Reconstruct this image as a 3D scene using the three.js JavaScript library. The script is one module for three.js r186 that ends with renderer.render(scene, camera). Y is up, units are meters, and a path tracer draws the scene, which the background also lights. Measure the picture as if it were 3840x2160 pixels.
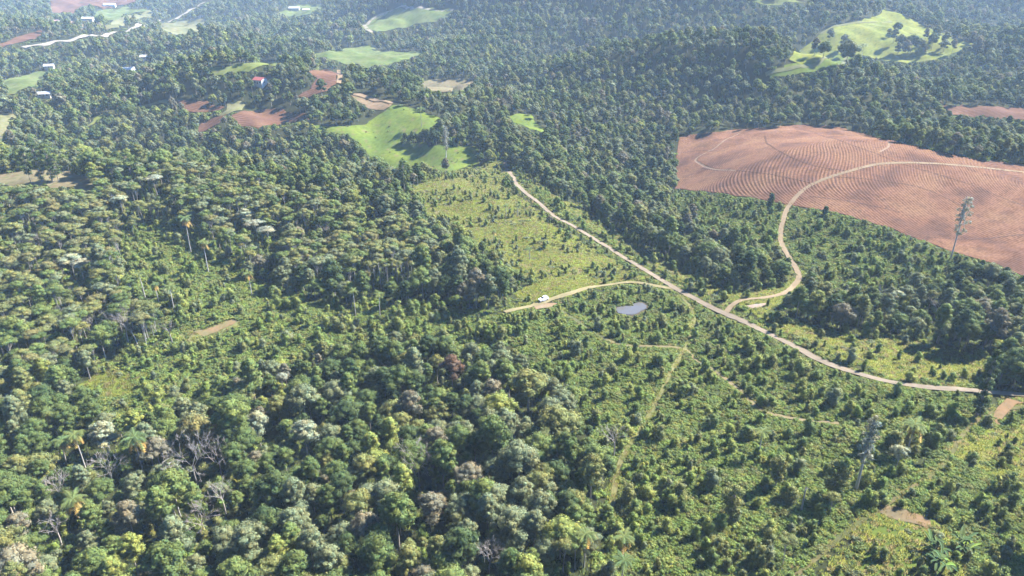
import * as THREE from 'three';
import { Sky } from 'three/addons/objects/Sky.js';
import { SimplexNoise } from 'three/addons/math/SimplexNoise.js';
import { mergeGeometries } from 'three/addons/utils/BufferGeometryUtils.js';

// ---------------------------------------------------------------- camera, sky, sun, exposure, haze
const scene = new THREE.Scene();
const CAM_Y = 120, PITCH = 25 * Math.PI / 180, FOCAL = 1773, IMG_W = 2576, IMG_H = 1449;
const camera = new THREE.PerspectiveCamera(2 * Math.atan(IMG_H / 2 / FOCAL) * 180 / Math.PI, 16 / 9, 1, 9000);
camera.position.set(0, CAM_Y, 0);
camera.rotation.set(-PITCH, 0, 0);
scene.add(camera);

const SUN_EL = 44 * Math.PI / 180, SUN_AZ = Math.atan2(0.44, 0.9);
const sunDir = new THREE.Vector3(Math.cos(SUN_AZ) * Math.cos(SUN_EL), Math.sin(SUN_EL), -Math.sin(SUN_AZ) * Math.cos(SUN_EL));
const sky = new Sky();
sky.name = 'sky';
sky.scale.setScalar(8000);
Object.assign(sky.material.uniforms.sunPosition.value, sunDir);
sky.material.uniforms.turbidity.value = 6;
sky.material.uniforms.rayleigh.value = 0.7;
sky.material.uniforms.mieCoefficient.value = 0.005;
sky.material.uniforms.cloudCoverage.value = 0;
sky.userData = { kind: 'structure', label: 'hazy blue daylight sky above the hills', category: 'sky' };
scene.add(sky);
scene.environmentIntensity = 0.16;

const sun = new THREE.DirectionalLight(new THREE.Color(1, 0.93, 0.80), 5);
sun.name = 'sun';
sun.position.copy(sunDir).multiplyScalar(1500).add(new THREE.Vector3(0, 0, -600));
sun.target.position.set(0, 0, -600);
sun.castShadow = true;
Object.assign(sun.shadow.camera, { left: -1400, right: 1400, top: 1400, bottom: -1400, near: 10, far: 4000 });
sun.shadow.mapSize.set(4096, 4096);
scene.add(sun, sun.target);

const renderer = new THREE.WebGLRenderer();
renderer.toneMapping = THREE.LinearToneMapping;
renderer.toneMappingExposure = 5.2;
renderer.shadowMap.enabled = true;
scene.fog = new THREE.FogExp2(new THREE.Color(0.58, 0.78, 1.0), 0.000122);

// ---------------------------------------------------------------- random numbers and noise
let seed = 20240611;
const rnd = () => { seed = (seed + 0x6d2b79f5) | 0; let t = Math.imul(seed ^ (seed >>> 15), 1 | seed); t = (t + Math.imul(t ^ (t >>> 7), 61 | t)) ^ t; return ((t ^ (t >>> 14)) >>> 0) / 4294967296; };
const rr = (a, b) => a + (b - a) * rnd();
const pick = (a) => a[Math.floor(rnd() * a.length)];
const simplex = new SimplexNoise({ random: rnd });
const noise = (x, z, s, o = 0) => simplex.noise(x / s + o * 17.3, z / s - o * 9.7);
const fbm = (x, z, s, o = 0) => 0.55 * noise(x, z, s, o) + 0.28 * noise(x, z, s * 0.47, o + 1) + 0.17 * noise(x, z, s * 0.21, o + 2);
const clamp = THREE.MathUtils.clamp, lerp = THREE.MathUtils.lerp, smooth = THREE.MathUtils.smoothstep;
const V = (x, y, z) => new THREE.Vector3(x, y, z);

// ---------------------------------------------------------------- the lie of the land (metres; the camera hovers 120 m over the origin, looking to -z)
const sinP = Math.sin(PITCH), cosP = Math.cos(PITCH);
const rayDir = (px, py) => { const u = (px - IMG_W / 2) / FOCAL, v = -(py - IMG_H / 2) / FOCAL; return V(u, v * cosP - sinP, -(v * sinP + cosP)).normalize(); };
const flat = (px, py) => { const d = rayDir(px, py), t = -CAM_Y / d.y; return [d.x * t, d.z * t]; };
const BUMPS = [];   // [x, z, reach sideways, reach in depth, height, turn]
const bump = ([x, z], sx, sz, h, turn = 0) => BUMPS.push([x, z, sx, sz, h, Math.cos(turn), Math.sin(turn)]);
bump(flat(330, 500), 190, 55, 13);              // wooded rise by the flat-topped trees
bump(flat(560, 395), 190, 42, -24);             // ravine behind it
bump([-235, -640], 175, 58, 36, -0.18);                // ridge that carries the small ploughed fields
bump([-90, -560], 80, 60, 6);
bump(flat(1640, 420), 52, 130, -24, -0.15);     // wooded valley beside the large ploughed field
bump([225, -420], 120, 85, 19);                 // knoll of the large ploughed field
bump(flat(1840, 250), 150, 58, 52, -0.6);       // dark wooded spur
bump([220, -860], 160, 60, -16);
bump([110, -1360], 430, 190, 195, -0.72);              // big shaded hill
bump([-60, -1500], 200, 240, 40);
bump([1080, -1380], 420, 200, 230, -0.78);              // hill beyond the bright pasture
bump([560, -1330], 230, 190, 60);
bump([640, -760], 170, 90, 34);
bump([430, -610], 120, 60, 14);
bump([-700, -1100], 260, 200, 16);
bump([-330, -980], 180, 90, 12);
bump([-520, -820], 150, 80, -10);
bump([-900, -1900], 500, 300, 45);
bump([-200, -2100], 420, 260, 50);
bump([-40, -185], 120, 40, -5);
bump([-150, -120], 120, 60, -6);
bump([110, -130], 70, 50, 4);
function baseHeight(x, z) {
  let h = 0;
  for (const [bx, bz, sx, sz, bh, c, s] of BUMPS) {
    const dx = x - bx, dz = z - bz, a = (dx * c - dz * s) / sx, b = (dx * s + dz * c) / sz, q = a * a + b * b;
    if (q < 9) h += bh * Math.exp(-q);
  }
  const r = Math.hypot(x, z), rough = clamp((r - 120) / 500, 0, 1);
  const tilled = Math.exp(-((((x - 230) / 190) ** 2 + ((z + 410) / 130) ** 2) ** 2));   // ploughing has smoothed the knoll
  h += fbm(x, z, 190, 3) * (2.2 + 9 * rough) * (1 - 0.75 * tilled) + noise(x, z, 330, 6) * 15 * clamp((r - 600) / 500, 0, 1) + noise(x, z, 46, 5) * (0.7 + 0.9 * rough) * (1 - 0.95 * tilled);
  return h + Math.max(0, r - 2300) * 0.09;
}
function castOn(height, px, py) {
  const d = rayDir(px, py);
  let t0 = 60, t1 = 60;
  for (let i = 0; i < 1500; i++) {
    t1 = t0 + Math.max(0.7, t0 * 0.006);
    if (CAM_Y + d.y * t1 < height(d.x * t1, d.z * t1)) break;
    t0 = t1;
    if (t0 > 6000) break;
  }
  for (let i = 0; i < 18; i++) { const m = (t0 + t1) / 2; if (CAM_Y + d.y * m < height(d.x * m, d.z * m)) t1 = m; else t0 = m; }
  return [d.x * t1, d.z * t1];
}
const POND_AT = castOn(baseHeight, 1590, 779), POND_Y = baseHeight(...POND_AT);
function height(x, z) {
  const h = baseHeight(x, z), d = Math.hypot(x - POND_AT[0], z - POND_AT[1]);
  return d > 26 ? h : lerp(POND_Y, h, smooth(d, 11, 26));
}
const at = (px, py) => castOn(height, px, py);               // the spot on the land that a point of the photograph shows
const onLand = (px, py) => { const [x, z] = at(px, py); return V(x, height(x, z), z); };

// ---------------------------------------------------------------- land cover, traced from the photograph and laid on the land
function outline(points, jitter = 1) {
  const out = [];
  points.forEach(([x, y], i) => {
    const [u, v] = points[(i + 1) % points.length], n = Math.max(1, Math.ceil(Math.hypot(u - x, v - y) / 22));
    for (let k = 0; k < n; k++) {
      const [wx, wz] = at(lerp(x, u, k / n), lerp(y, v, k / n)), a = Math.hypot(wx, wz) * 0.006 * jitter;
      out.push([wx + noise(wx, wz, 14, 8) * a, wz + noise(wx, wz, 14, 9) * a]);
    }
  });
  return boxed(out);
}
function boxed(p) {
  p.x0 = Math.min(...p.map((q) => q[0])); p.x1 = Math.max(...p.map((q) => q[0]));
  p.z0 = Math.min(...p.map((q) => q[1])); p.z1 = Math.max(...p.map((q) => q[1]));
  return p;
}
function inside(p, x, z) {
  if (x < p.x0 || x > p.x1 || z < p.z0 || z > p.z1) return false;
  let c = false;
  for (let i = 0, j = p.length - 1; i < p.length; j = i++) if ((p[i][1] > z) !== (p[j][1] > z) && x < (p[j][0] - p[i][0]) * (z - p[i][1]) / (p[j][1] - p[i][1]) + p[i][0]) c = !c;
  return c;
}
function nearestOn(p, x, z) {
  let best = 1e18, bx = x, bz = z;
  for (let i = 0, j = p.length - 1; i < p.length; j = i++) {
    const ax = p[j][0], az = p[j][1], dx = p[i][0] - ax, dz = p[i][1] - az, t = clamp(((x - ax) * dx + (z - az) * dz) / (dx * dx + dz * dz + 1e-9), 0, 1);
    const qx = ax + dx * t, qz = az + dz * t, d = (x - qx) ** 2 + (z - qz) ** 2;
    if (d < best) { best = d; bx = qx; bz = qz; }
  }
  return [bx, bz, Math.sqrt(best)];
}
function line(points, width) {                                 // a road, track or path as points on the land
  const world = points.map(([x, y]) => { const [wx, wz] = at(x, y); return V(wx, 0, wz); });
  const curve = new THREE.CatmullRomCurve3(world, false, 'centripetal'), n = Math.max(8, Math.round(curve.getLength() / 1.2));
  const p = boxed(curve.getSpacedPoints(n).map((v) => [v.x, v.z]));
  p.x0 -= width; p.x1 += width; p.z0 -= width; p.z1 += width;
  p.width = width;
  return p;
}
function nearLine(p, x, z, margin = 0) {
  if (x < p.x0 - margin || x > p.x1 + margin || z < p.z0 - margin || z > p.z1 + margin) return false;
  const w = (p.width / 2 + margin) ** 2;
  for (const [a, b] of p) if ((a - x) ** 2 + (b - z) ** 2 < w) return true;
  return false;
}

const FIELD = {
  large: outline([[1710, 345], [1830, 328], [1920, 322], [2030, 313], [2110, 320], [2200, 345], [2330, 375], [2440, 400], [2640, 422], [2760, 700], [2640, 720], [2500, 665], [2400, 635], [2300, 600], [2230, 570], [2170, 555], [2100, 535], [2020, 522], [1980, 515], [1930, 505], [1830, 490], [1700, 475], [1702, 400]], 0.5),
  ridgeTop: outline([[428, 258], [450, 253], [520, 259], [572, 272], [510, 287], [470, 276]]),
  ridgeSide: outline([[583, 290], [620, 280], [700, 277], [788, 300], [720, 310], [655, 322], [600, 316]]),
  ridgeWedge: outline([[500, 331], [508, 312], [540, 300], [570, 290], [545, 315], [520, 331]]),
  hillSlope: outline([[778, 182], [830, 178], [856, 188], [850, 212], [810, 238], [770, 248], [716, 252], [760, 236], [792, 215], [800, 200]]),
  farRight: outline([[2370, 270], [2420, 267], [2640, 276], [2640, 305], [2480, 300], [2400, 290]]),
  farTop: outline([[120, -6], [360, -6], [330, 8], [262, 22], [215, 14], [170, 42], [140, 30]]),
  farEdge: outline([[-20, 118], [50, 92], [106, 79], [92, 96], [-20, 128]]),
};
const PASTURE = {
  slope: outline([[770, 313], [870, 321], [935, 306], [985, 268], [1012, 263], [1040, 272], [1078, 288], [1110, 303], [1072, 345], [1012, 352], [1100, 368], [1212, 370], [1206, 412], [1130, 432], [1060, 425], [1000, 440], [930, 390], [890, 345]]),
  glade: outline([[1272, 296], [1300, 286], [1336, 290], [1345, 305], [1378, 337], [1330, 325]]),
  ridge: outline([[785, 140], [850, 128], [930, 114], [952, 130], [1062, 134], [1030, 152], [960, 168], [895, 168], [830, 152]]),
  dry: outline([[1045, 208], [1085, 202], [1140, 199], [1192, 205], [1190, 220], [1150, 226], [1112, 236], [1092, 230]]),
  far: outline([[916, 72], [930, 50], [1000, 19], [1060, 22], [1143, 30], [1128, 48], [1060, 58], [985, 80], [950, 83]]),
  bare: outline([[888, 238], [950, 254], [988, 262], [960, 274], [928, 272], [900, 256]]),
  bright: outline([[1985, 150], [2010, 128], [2062, 92], [2108, 62], [2170, 56], [2196, 40], [2230, 24], [2285, 46], [2330, 75], [2450, 112], [2360, 152], [2280, 160], [2200, 150], [2130, 136], [2060, 160], [2020, 166]]),
  bank: outline([[1920, 194], [2000, 164], [2110, 140], [2150, 146], [2080, 172], [2000, 192], [1960, 200]]),
  crest: outline([[1880, -8], [2040, -8], [2030, 9], [1960, 13], [1900, 10]]),
  village: outline([[14, 206], [60, 190], [122, 178], [112, 206], [70, 225], [14, 242]]),
  edge: outline([[-20, 288], [38, 290], [20, 330], [10, 352], [-20, 352]]),
  tan: outline([[-20, 442], [60, 430], [150, 428], [232, 448], [243, 480], [175, 474], [60, 466], [-20, 472]]),
  lawn: outline([[215, 50], [262, 24], [330, 20], [372, 28], [320, 38], [285, 52], [240, 60]]),
  strip: outline([[262, 66], [310, 48], [372, 28], [380, 38], [330, 58], [280, 74]]),
  hollow: outline([[403, 66], [440, 55], [505, 52], [532, 66], [508, 78], [450, 92], [425, 84]]),
  cottage: outline([[700, 34], [745, 16], [832, 10], [800, 26], [752, 46], [715, 44]]),
  sliver: outline([[500, 178], [560, 168], [640, 160], [698, 158], [660, 172], [590, 186], [540, 188]]),
  saddle: outline([[340, 272], [400, 258], [430, 256], [440, 262], [390, 270]]),
  fold: outline([[214, 322], [240, 298], [268, 283], [276, 288], [250, 306]]),
  collar: outline([[566, 262], [600, 256], [618, 276], [596, 282], [570, 290], [545, 296], [574, 276]]),
};
const CLEARING = {
  main: outline([[1040, 470], [1110, 440], [1190, 425], [1262, 405], [1280, 470], [1350, 535], [1480, 622], [1640, 705], [1560, 706], [1440, 736], [1330, 768], [1290, 790], [1305, 750], [1330, 700], [1260, 650], [1190, 600], [1150, 570], [1060, 540]], 2),
  roadside: outline([[1850, 768], [1960, 796], [2060, 840], [2140, 850], [2260, 852], [2500, 905], [2440, 965], [2250, 952], [2100, 900], [1950, 828]], 2),
  meadow: outline([[2388, 1135], [2420, 1105], [2500, 1075], [2640, 1055], [2640, 1215], [2510, 1212], [2440, 1170]], 2),
  gully: outline([[2060, 1480], [2140, 1345], [2240, 1265], [2320, 1290], [2400, 1345], [2430, 1400], [2470, 1480]], 2),
  pocket: outline([[440, 852], [500, 825], [592, 805], [620, 815], [560, 840], [480, 872]], 2),
  verge: outline([[1270, 420], [1300, 440], [1400, 510], [1560, 620], [1700, 705], [1850, 770], [1880, 752], [1720, 690], [1580, 600], [1430, 505], [1320, 440]], 2),
  turning: outline([[1850, 764], [1870, 745], [1960, 728], [1985, 690], [2022, 690], [2015, 730], [1970, 762], [1920, 785]], 2),
  glimmer: outline([[200, 975], [260, 930], [330, 925], [400, 945], [330, 985], [260, 1010]], 2),
};
const YOUNG = [   // regrowth: dense young trees and shrubs, no tall wood
  outline([[300, 600], [400, 562], [510, 605], [560, 668], [700, 742], [860, 762], [1150, 782], [1290, 790], [1420, 770], [1640, 705], [1760, 755], [1960, 850], [2150, 945], [2460, 1000], [2470, 1060], [2330, 1130], [2250, 1260], [2100, 1345], [2010, 1480], [1500, 1480], [1545, 1200], [1490, 1110], [1440, 980], [1300, 885], [1150, 850], [900, 838], [740, 900], [600, 940], [430, 1040], [300, 1060], [200, 1000], [260, 920], [350, 870], [430, 835], [420, 770], [330, 700], [310, 650]], 3),
  outline([[1300, 440], [1420, 500], [1560, 590], [1640, 640], [1850, 770], [1740, 715], [1600, 650], [1480, 585], [1380, 520]], 3),
  outline([[1690, 475], [1940, 505], [1985, 515], [1965, 600], [1940, 640], [1850, 600], [1720, 540]], 3),
  outline([[1990, 520], [2170, 555], [2300, 600], [2400, 640], [2380, 690], [2250, 720], [2100, 720], [2020, 690], [1975, 620]], 3),
  outline([[1960, 800], [2140, 850], [2300, 850], [2500, 900], [2450, 1000], [2250, 955], [2100, 905]], 3),
  outline([[2380, 1080], [2640, 1020], [2640, 1500], [2060, 1500], [2160, 1330], [2250, 1250], [2330, 1180]], 3),
];
const FLATTOP = [
  outline([[-30, 480], [200, 470], [380, 440], [600, 470], [750, 515], [900, 555], [1040, 600], [1120, 660], [1020, 720], [850, 748], [640, 690], [560, 640], [520, 600], [420, 556], [330, 600], [310, 700], [430, 840], [330, 890], [200, 960], [-30, 950]], 3),
];
const ROADS = {
  gravel: line([[2660, 1003], [2576, 995], [2450, 985], [2350, 978], [2250, 965], [2150, 940], [2050, 902], [1950, 850], [1850, 802], [1760, 760], [1690, 722], [1620, 680], [1540, 630], [1450, 575], [1370, 525], [1310, 475], [1285, 440], [1270, 408]], 2.6),
  car: line([[1700, 728], [1640, 719], [1575, 712], [1500, 722], [1440, 738], [1400, 750], [1360, 765], [1320, 775], [1270, 787]], 2.3),
  loop: line([[1826, 789], [1842, 769], [1866, 757], [1920, 751], [1965, 742], [1995, 722], [2010, 700], [2003, 678], [1985, 650], [1968, 620], [1963, 590], [1970, 555], [1980, 525], [1990, 512], [2012, 487], [2040, 467], [2090, 446], [2140, 431], [2200, 416], [2270, 411], [2350, 413], [2450, 421], [2640, 446]], 2.3),
  fork: line([[1700, 728], [1745, 790], [1738, 830], [1722, 880], [1690, 930], [1650, 1015], [1600, 1095], [1562, 1160], [1546, 1230], [1538, 1300]], 1.5),
  cross: line([[1515, 850], [1560, 867], [1640, 872], [1722, 880], [1750, 905], [1800, 935], [1870, 990], [1910, 1030], [1990, 1053], [2110, 1066]], 1.5),
  gapShade: line([[1412, 782], [1440, 800], [1480, 828], [1520, 850]], 1.6),
  lower: line([[2650, 1012], [2576, 1024], [2500, 1038], [2452, 1064], [2415, 1105], [2370, 1175], [2300, 1225], [2230, 1270], [2150, 1325], [2080, 1382], [2000, 1452]], 1.2),
  valley: line([[545, -6], [480, 25], [400, 53], [340, 71], [285, 84], [200, 96], [140, 106], [60, 122]], 8),
  rim: line([[935, 84], [922, 72], [930, 56], [965, 36], [1005, 19], [1060, 21], [1140, 27]], 6),
  ridge: line([[852, 178], [856, 192], [852, 212]], 4),
  bare: line([[890, 238], [930, 250], [985, 262]], 4),
  terrace: line([[2062, 88], [2130, 63], [2190, 59], [2245, 58]], 4),
  bank: line([[1925, 192], [2000, 172], [2060, 160], [2130, 143]], 4),
};
const SAND = {
  carPatch: outline([[1352, 768], [1372, 760], [1402, 756], [1408, 772], [1385, 782], [1362, 780]], 3),
  white: outline([[1894, 766], [1906, 762], [1920, 766], [1914, 773], [1898, 773]], 3),
  slip: outline([[2210, 1275], [2232, 1258], [2262, 1262], [2300, 1290], [2340, 1318], [2330, 1330], [2285, 1300], [2245, 1285]], 3),
  ruts: outline([[465, 848], [520, 832], [592, 806], [600, 812], [540, 836], [490, 856]], 3),
  bank: outline([[2478, 1048], [2500, 1038], [2535, 1028], [2640, 1016], [2640, 1022], [2560, 1033], [2515, 1043], [2490, 1052]], 4),
  yard: outline([[165, 62], [200, 55], [210, 70], [180, 72]], 3),
  drive: outline([[192, 82], [215, 68], [235, 62], [228, 74], [212, 86]], 3),
};
const POND = outline([[1550, 781], [1554, 774], [1572, 771], [1586, 770], [1594, 765], [1604, 762], [1616, 764], [1626, 771], [1626, 778], [1614, 784], [1606, 790], [1592, 794], [1572, 793], [1556, 789]], 0.15);
const MUD = boxed(POND.map(([x, z]) => { const d = Math.hypot(x - POND_AT[0], z - POND_AT[1]), k = 1 + 1.1 / d; return [POND_AT[0] + (x - POND_AT[0]) * k, POND_AT[1] + (z - POND_AT[1]) * k]; }));
const OPEN = [...Object.values(FIELD), ...Object.values(PASTURE), ...Object.values(SAND), MUD];
const GRASSY = Object.values(CLEARING);
const isOpen = (x, z, m = 0) => OPEN.some((p) => inside(p, x, z)) || Object.values(ROADS).some((p) => nearLine(p, x, z, p.width > 2.2 ? m : m * (p.width > 1.3 ? 0.6 : 0.2)));
const isGrassy = (x, z) => GRASSY.some((p) => inside(p, x, z));
const isYoung = (x, z) => YOUNG.some((p) => inside(p, x, z));
const isFlatTop = (x, z) => FLATTOP.some((p) => inside(p, x, z));
// ---------------------------------------------------------------- bookkeeping
const taken = new Map();
const numbered = (name) => { const n = taken.get(name) ?? 0; taken.set(name, n + 1); return n ? name + '_' + String(n).padStart(3, '0') : name; };
function tag(o, label, category, group, kind) {
  o.userData = { ...o.userData, label, category };
  if (group) o.userData.group = group;
  if (kind) o.userData.kind = kind;
  return o;
}
const lit = (o) => { o.castShadow = o.receiveShadow = true; return o; };
function structure(name, geometry, material, label, category) {
  const m = lit(new THREE.Mesh(geometry, material));
  m.name = numbered(name);
  scene.add(m);
  return tag(m, label, category, null, 'structure');
}
const mat = (color, roughness = 0.9, extra = {}) => new THREE.MeshStandardMaterial({ color: new THREE.Color().setRGB(...color), roughness, ...extra });
const soilMat = new THREE.MeshPhysicalMaterial({ vertexColors: true, roughness: 1, specularIntensity: 0.1 });
const mix3 = (a, b, t) => [lerp(a[0], b[0], t), lerp(a[1], b[1], t), lerp(a[2], b[2], t)];
const mul3 = (a, k) => [a[0] * k, a[1] * k, a[2] * k];
function meshOf(position, color, index) {
  const g = new THREE.BufferGeometry();
  g.setAttribute('position', new THREE.Float32BufferAttribute(position, 3));
  if (color) g.setAttribute('color', new THREE.Float32BufferAttribute(color, 3));
  g.setIndex(index);
  g.computeVertexNormals();
  return g;
}

// ---------------------------------------------------------------- terrain: one sheet round the whole place, finest where the photograph looks
{
  const angles = [], radii = [];
  for (let a = -52; a <= 52.001; a += 0.36) angles.push(a);
  for (let a = 56; a < 308; a += 4) angles.push(a);
  for (let r = 30; r < 5200; r *= r < 700 ? 1.0095 : 1.016) radii.push(r);
  const p = [0, height(0, -1), 0], c = [0.05, 0.06, 0.03], idx = [], nA = angles.length;
  const litter = [0.034, 0.027, 0.014], under = [0.022, 0.029, 0.010], fern = [0.046, 0.056, 0.017];
  for (const r of radii) for (const a of angles) {
    const t = a * Math.PI / 180, x = r * Math.sin(t), z = -r * Math.cos(t);
    p.push(x, height(x, z), z);
    const young = Math.abs(a) < 50 && r < 700 && (isYoung(x, z) || isGrassy(x, z)), n = fbm(x, z, 26, 11) * 0.5 + 0.5, f = fbm(x, z, 5, 12);
    const k = mul3(young ? mix3(fern, under, n * 0.6) : mix3(under, litter, n * 0.7), 1 + 0.3 * f);
    c.push(...k);
  }
  for (let j = 0; j < nA; j++) idx.push(0, 1 + (j + 1) % nA, 1 + j);
  for (let i = 0; i < radii.length - 1; i++) for (let j = 0; j < nA; j++) {
    const a = 1 + i * nA + j, b = 1 + i * nA + (j + 1) % nA, d = a + nA, e = b + nA;
    idx.push(a, b, d, b, e, d);
  }
  structure('terrain', meshOf(p, c, idx), soilMat, 'rolling wooded terrain with earth and undergrowth between the trees', 'terrain');
}

// a sheet of land cover that follows the terrain, its rim snapped to the outline
function sheet(poly, cell, lift, color, relief) {
  const nx = Math.ceil((poly.x1 - poly.x0) / cell) + 2, nz = Math.ceil((poly.z1 - poly.z0) / cell) + 2, x0 = poly.x0 - cell, z0 = poly.z0 - cell;
  const isIn = new Uint8Array((nx + 1) * (nz + 1)), id = new Int32Array((nx + 1) * (nz + 1)).fill(-1);
  for (let j = 0; j <= nz; j++) {
    const z = z0 + j * cell, xs = [];
    for (let i = 0, k = poly.length - 1; i < poly.length; k = i++) if ((poly[i][1] > z) !== (poly[k][1] > z)) xs.push((poly[k][0] - poly[i][0]) * (z - poly[i][1]) / (poly[k][1] - poly[i][1]) + poly[i][0]);
    xs.sort((a, b) => a - b);
    for (let s = 0; s + 1 < xs.length; s += 2) for (let i = Math.max(0, Math.ceil((xs[s] - x0) / cell)); i <= nx && x0 + i * cell <= xs[s + 1]; i++) isIn[j * (nx + 1) + i] = 1;
  }
  const p = [], c = [], idx = [];
  const vertex = (i, j) => {
    const k = j * (nx + 1) + i;
    if (id[k] >= 0) return id[k];
    let x = x0 + i * cell, z = z0 + j * cell, edge = 1;
    if (!isIn[k]) { [x, z] = nearestOn(poly, x, z); edge = 0; }
    p.push(x, height(x, z) + lift + (relief ? relief(x, z) * edge : 0), z);
    c.push(...color(x, z));
    return (id[k] = p.length / 3 - 1);
  };
  for (let j = 0; j < nz; j++) for (let i = 0; i < nx; i++) {
    const k = j * (nx + 1) + i;
    if (!(isIn[k] || isIn[k + 1] || isIn[k + nx + 1] || isIn[k + nx + 2])) continue;
    const a = vertex(i, j), b = vertex(i + 1, j), d = vertex(i, j + 1), e = vertex(i + 1, j + 1);
    idx.push(a, d, b, b, d, e);
  }
  return meshOf(p, c, idx);
}
const farLift = (p) => { const r = Math.hypot((p.x0 + p.x1) / 2, (p.z0 + p.z1) / 2); return 0.12 + (r < 600 ? 0.0004 : 0.0009) * r; };

// ---------------------------------------------------------------- ploughed fields
const RED = [0.1080, 0.0512, 0.0300], RED_DARK = [0.0484, 0.0264, 0.0187], STRAW = [0.1500, 0.0878, 0.0462];
const knoll = at(2620, 482);
const furrowLines = [
  [[1925, 345], [1936, 366], [1990, 397], [2060, 421], [2132, 432]], [[1765, 425], [1850, 430], [1950, 442], [2042, 462]], [[2040, 332], [2130, 362], [2230, 398], [2290, 420], [2400, 452], [2500, 490], [2620, 540]],
  [[2105, 447], [2230, 458], [2330, 478], [2420, 520]], [[2238, 597], [2400, 602], [2500, 600], [2640, 590]], [[2040, 495], [2150, 510], [2260, 535]], [[1715, 385], [1760, 380], [1830, 378]],
].map((l) => line(l, 1.1));
const tractorLines = [[[1862, 335], [1830, 350], [1800, 372], [1762, 392], [1750, 402], [1765, 415], [1790, 425], [1850, 430]], [[2236, 358], [2234, 370], [2215, 382]]].map((l) => line(l, 1.6));
const lineBoost = (set, x, z) => set.some((l) => nearLine(l, x, z));
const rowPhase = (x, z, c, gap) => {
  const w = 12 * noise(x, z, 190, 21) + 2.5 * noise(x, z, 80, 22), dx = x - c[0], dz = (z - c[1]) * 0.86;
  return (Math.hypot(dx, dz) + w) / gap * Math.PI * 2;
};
const clod = (x, z) => 0.05 * noise(x, z, 1.3, 23);
{
  const gap = 1.5;
  const color = (x, z) => {
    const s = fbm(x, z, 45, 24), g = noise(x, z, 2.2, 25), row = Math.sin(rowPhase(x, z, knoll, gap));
    let k = mix3(RED, STRAW, clamp(0.12 + 0.55 * s + 0.25 * g + 0.14 * row, 0, 0.75));  // straw patches; row term also paints ridges lit and furrows shaded into the colour
    if (s < -0.1) k = mix3(k, RED_DARK, clamp((-0.1 - s) * 1.6, 0, 0.6));
    if (fbm(x, z, 16, 29) > 0.34) k = mix3(k, RED_DARK, 0.35);
    if (lineBoost(furrowLines, x, z)) k = mix3(RED_DARK, k, 0.15);
    if (lineBoost(tractorLines, x, z)) k = mix3(k, [0.16, 0.115, 0.08], 0.8);
    return mul3(k, 1 + 0.16 * g);
  };
  const relief = (x, z) => lineBoost(furrowLines, x, z) ? 0.3 : lineBoost(tractorLines, x, z) ? 0 : 0.19 + 0.19 * Math.sin(rowPhase(x, z, knoll, gap)) * (0.75 + 0.4 * noise(x, z, 9, 26)) + clod(x, z);
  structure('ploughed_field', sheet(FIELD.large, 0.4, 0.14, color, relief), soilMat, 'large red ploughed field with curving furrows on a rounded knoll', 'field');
}
function smallField(poly, cell, gap, c, label) {
  const color = (x, z) => { const s = fbm(x, z, 30, 27), g = noise(x, z, 3, 28); return mul3(mix3(mix3(RED, RED_DARK, 0.45), STRAW, clamp(0.1 + 0.4 * s, 0, 0.5)), 1 + 0.15 * g); };
  const relief = (x, z) => 0.2 + 0.2 * Math.sin(rowPhase(x, z, c, gap)) + clod(x, z);
  structure('ploughed_field', sheet(poly, cell, farLift(poly), color, relief), soilMat, label, 'field');
}
smallField(FIELD.ridgeTop, 0.7, 3.0, at(520, 420), 'oval ploughed field with a band of furrows on the wooded ridge crest');
smallField(FIELD.ridgeSide, 0.7, 3.0, at(640, 200), 'smooth leaf-shaped ploughed field beside the sloping pasture');
smallField(FIELD.ridgeWedge, 0.7, 3.0, at(600, 420), 'narrow ploughed wedge hemmed by trees below the ridge crest');
smallField(FIELD.hillSlope, 0.9, 3.4, at(760, 120), 'ploughed hillside field with a round tree standing in it');
smallField(FIELD.farRight, 1.2, 3.6, at(2300, 350), 'red ploughed field beyond the tree belt of the large field');
smallField(FIELD.farTop, 3.2, 9, at(200, 60), 'far ploughed field above the white farmhouse lawn');
smallField(FIELD.farEdge, 2.4, 8, at(60, 140), 'small far ploughed strip at the edge of the woods');

// ---------------------------------------------------------------- pastures and clearings
const LUSH = [0.0584, 0.0891, 0.0187], LIME = [0.0940, 0.1153, 0.0147], PALE = [0.0980, 0.1058, 0.0421], HAY = [0.1165, 0.1028, 0.0561], OCHRE = [0.1080, 0.0808, 0.0459];
function grassland(poly, cell, a, b, name, label, category, dry = 0.15) {
  const color = (x, z) => {
    const s = fbm(x, z, 32, 31) * 0.5 + 0.5, t = fbm(x, z, 11, 32), g = noise(x, z, 2.4, 33);
    let k = mix3(a, b, s);
    k = mix3(k, OCHRE, clamp((t - 0.25) * 2.4, 0, 1) * dry * 2.6);
    if (noise(x, z, 4.2, 37) > 0.55) k = mix3(k, mul3(LUSH, 0.7), 0.55);
    return mul3(k, 1 + 0.18 * g + 0.12 * noise(x, z, 6, 34));
  };
  return structure(name, sheet(poly, cell, farLift(poly), color, (x, z) => 0.09 * noise(x, z, 3.1, 35) + 0.06 * noise(x, z, 1.2, 36)), soilMat, label, category);
}
grassland(PASTURE.slope, 1.0, LUSH, LIME, 'pasture', 'open sloping pasture behind the tall bare-trunked tree', 'pasture', 0.3);
grassland(PASTURE.glade, 1.2, LUSH, LIME, 'pasture', 'small bright glade enclosed by forest', 'pasture');
grassland(PASTURE.ridge, 2.2, PALE, LUSH, 'pasture', 'long pale green pasture on the far ridge', 'pasture');
grassland(PASTURE.dry, 1.6, OCHRE, HAY, 'pasture', 'domed dry field of tan stubble amid trees', 'field', 0.5);
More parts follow.
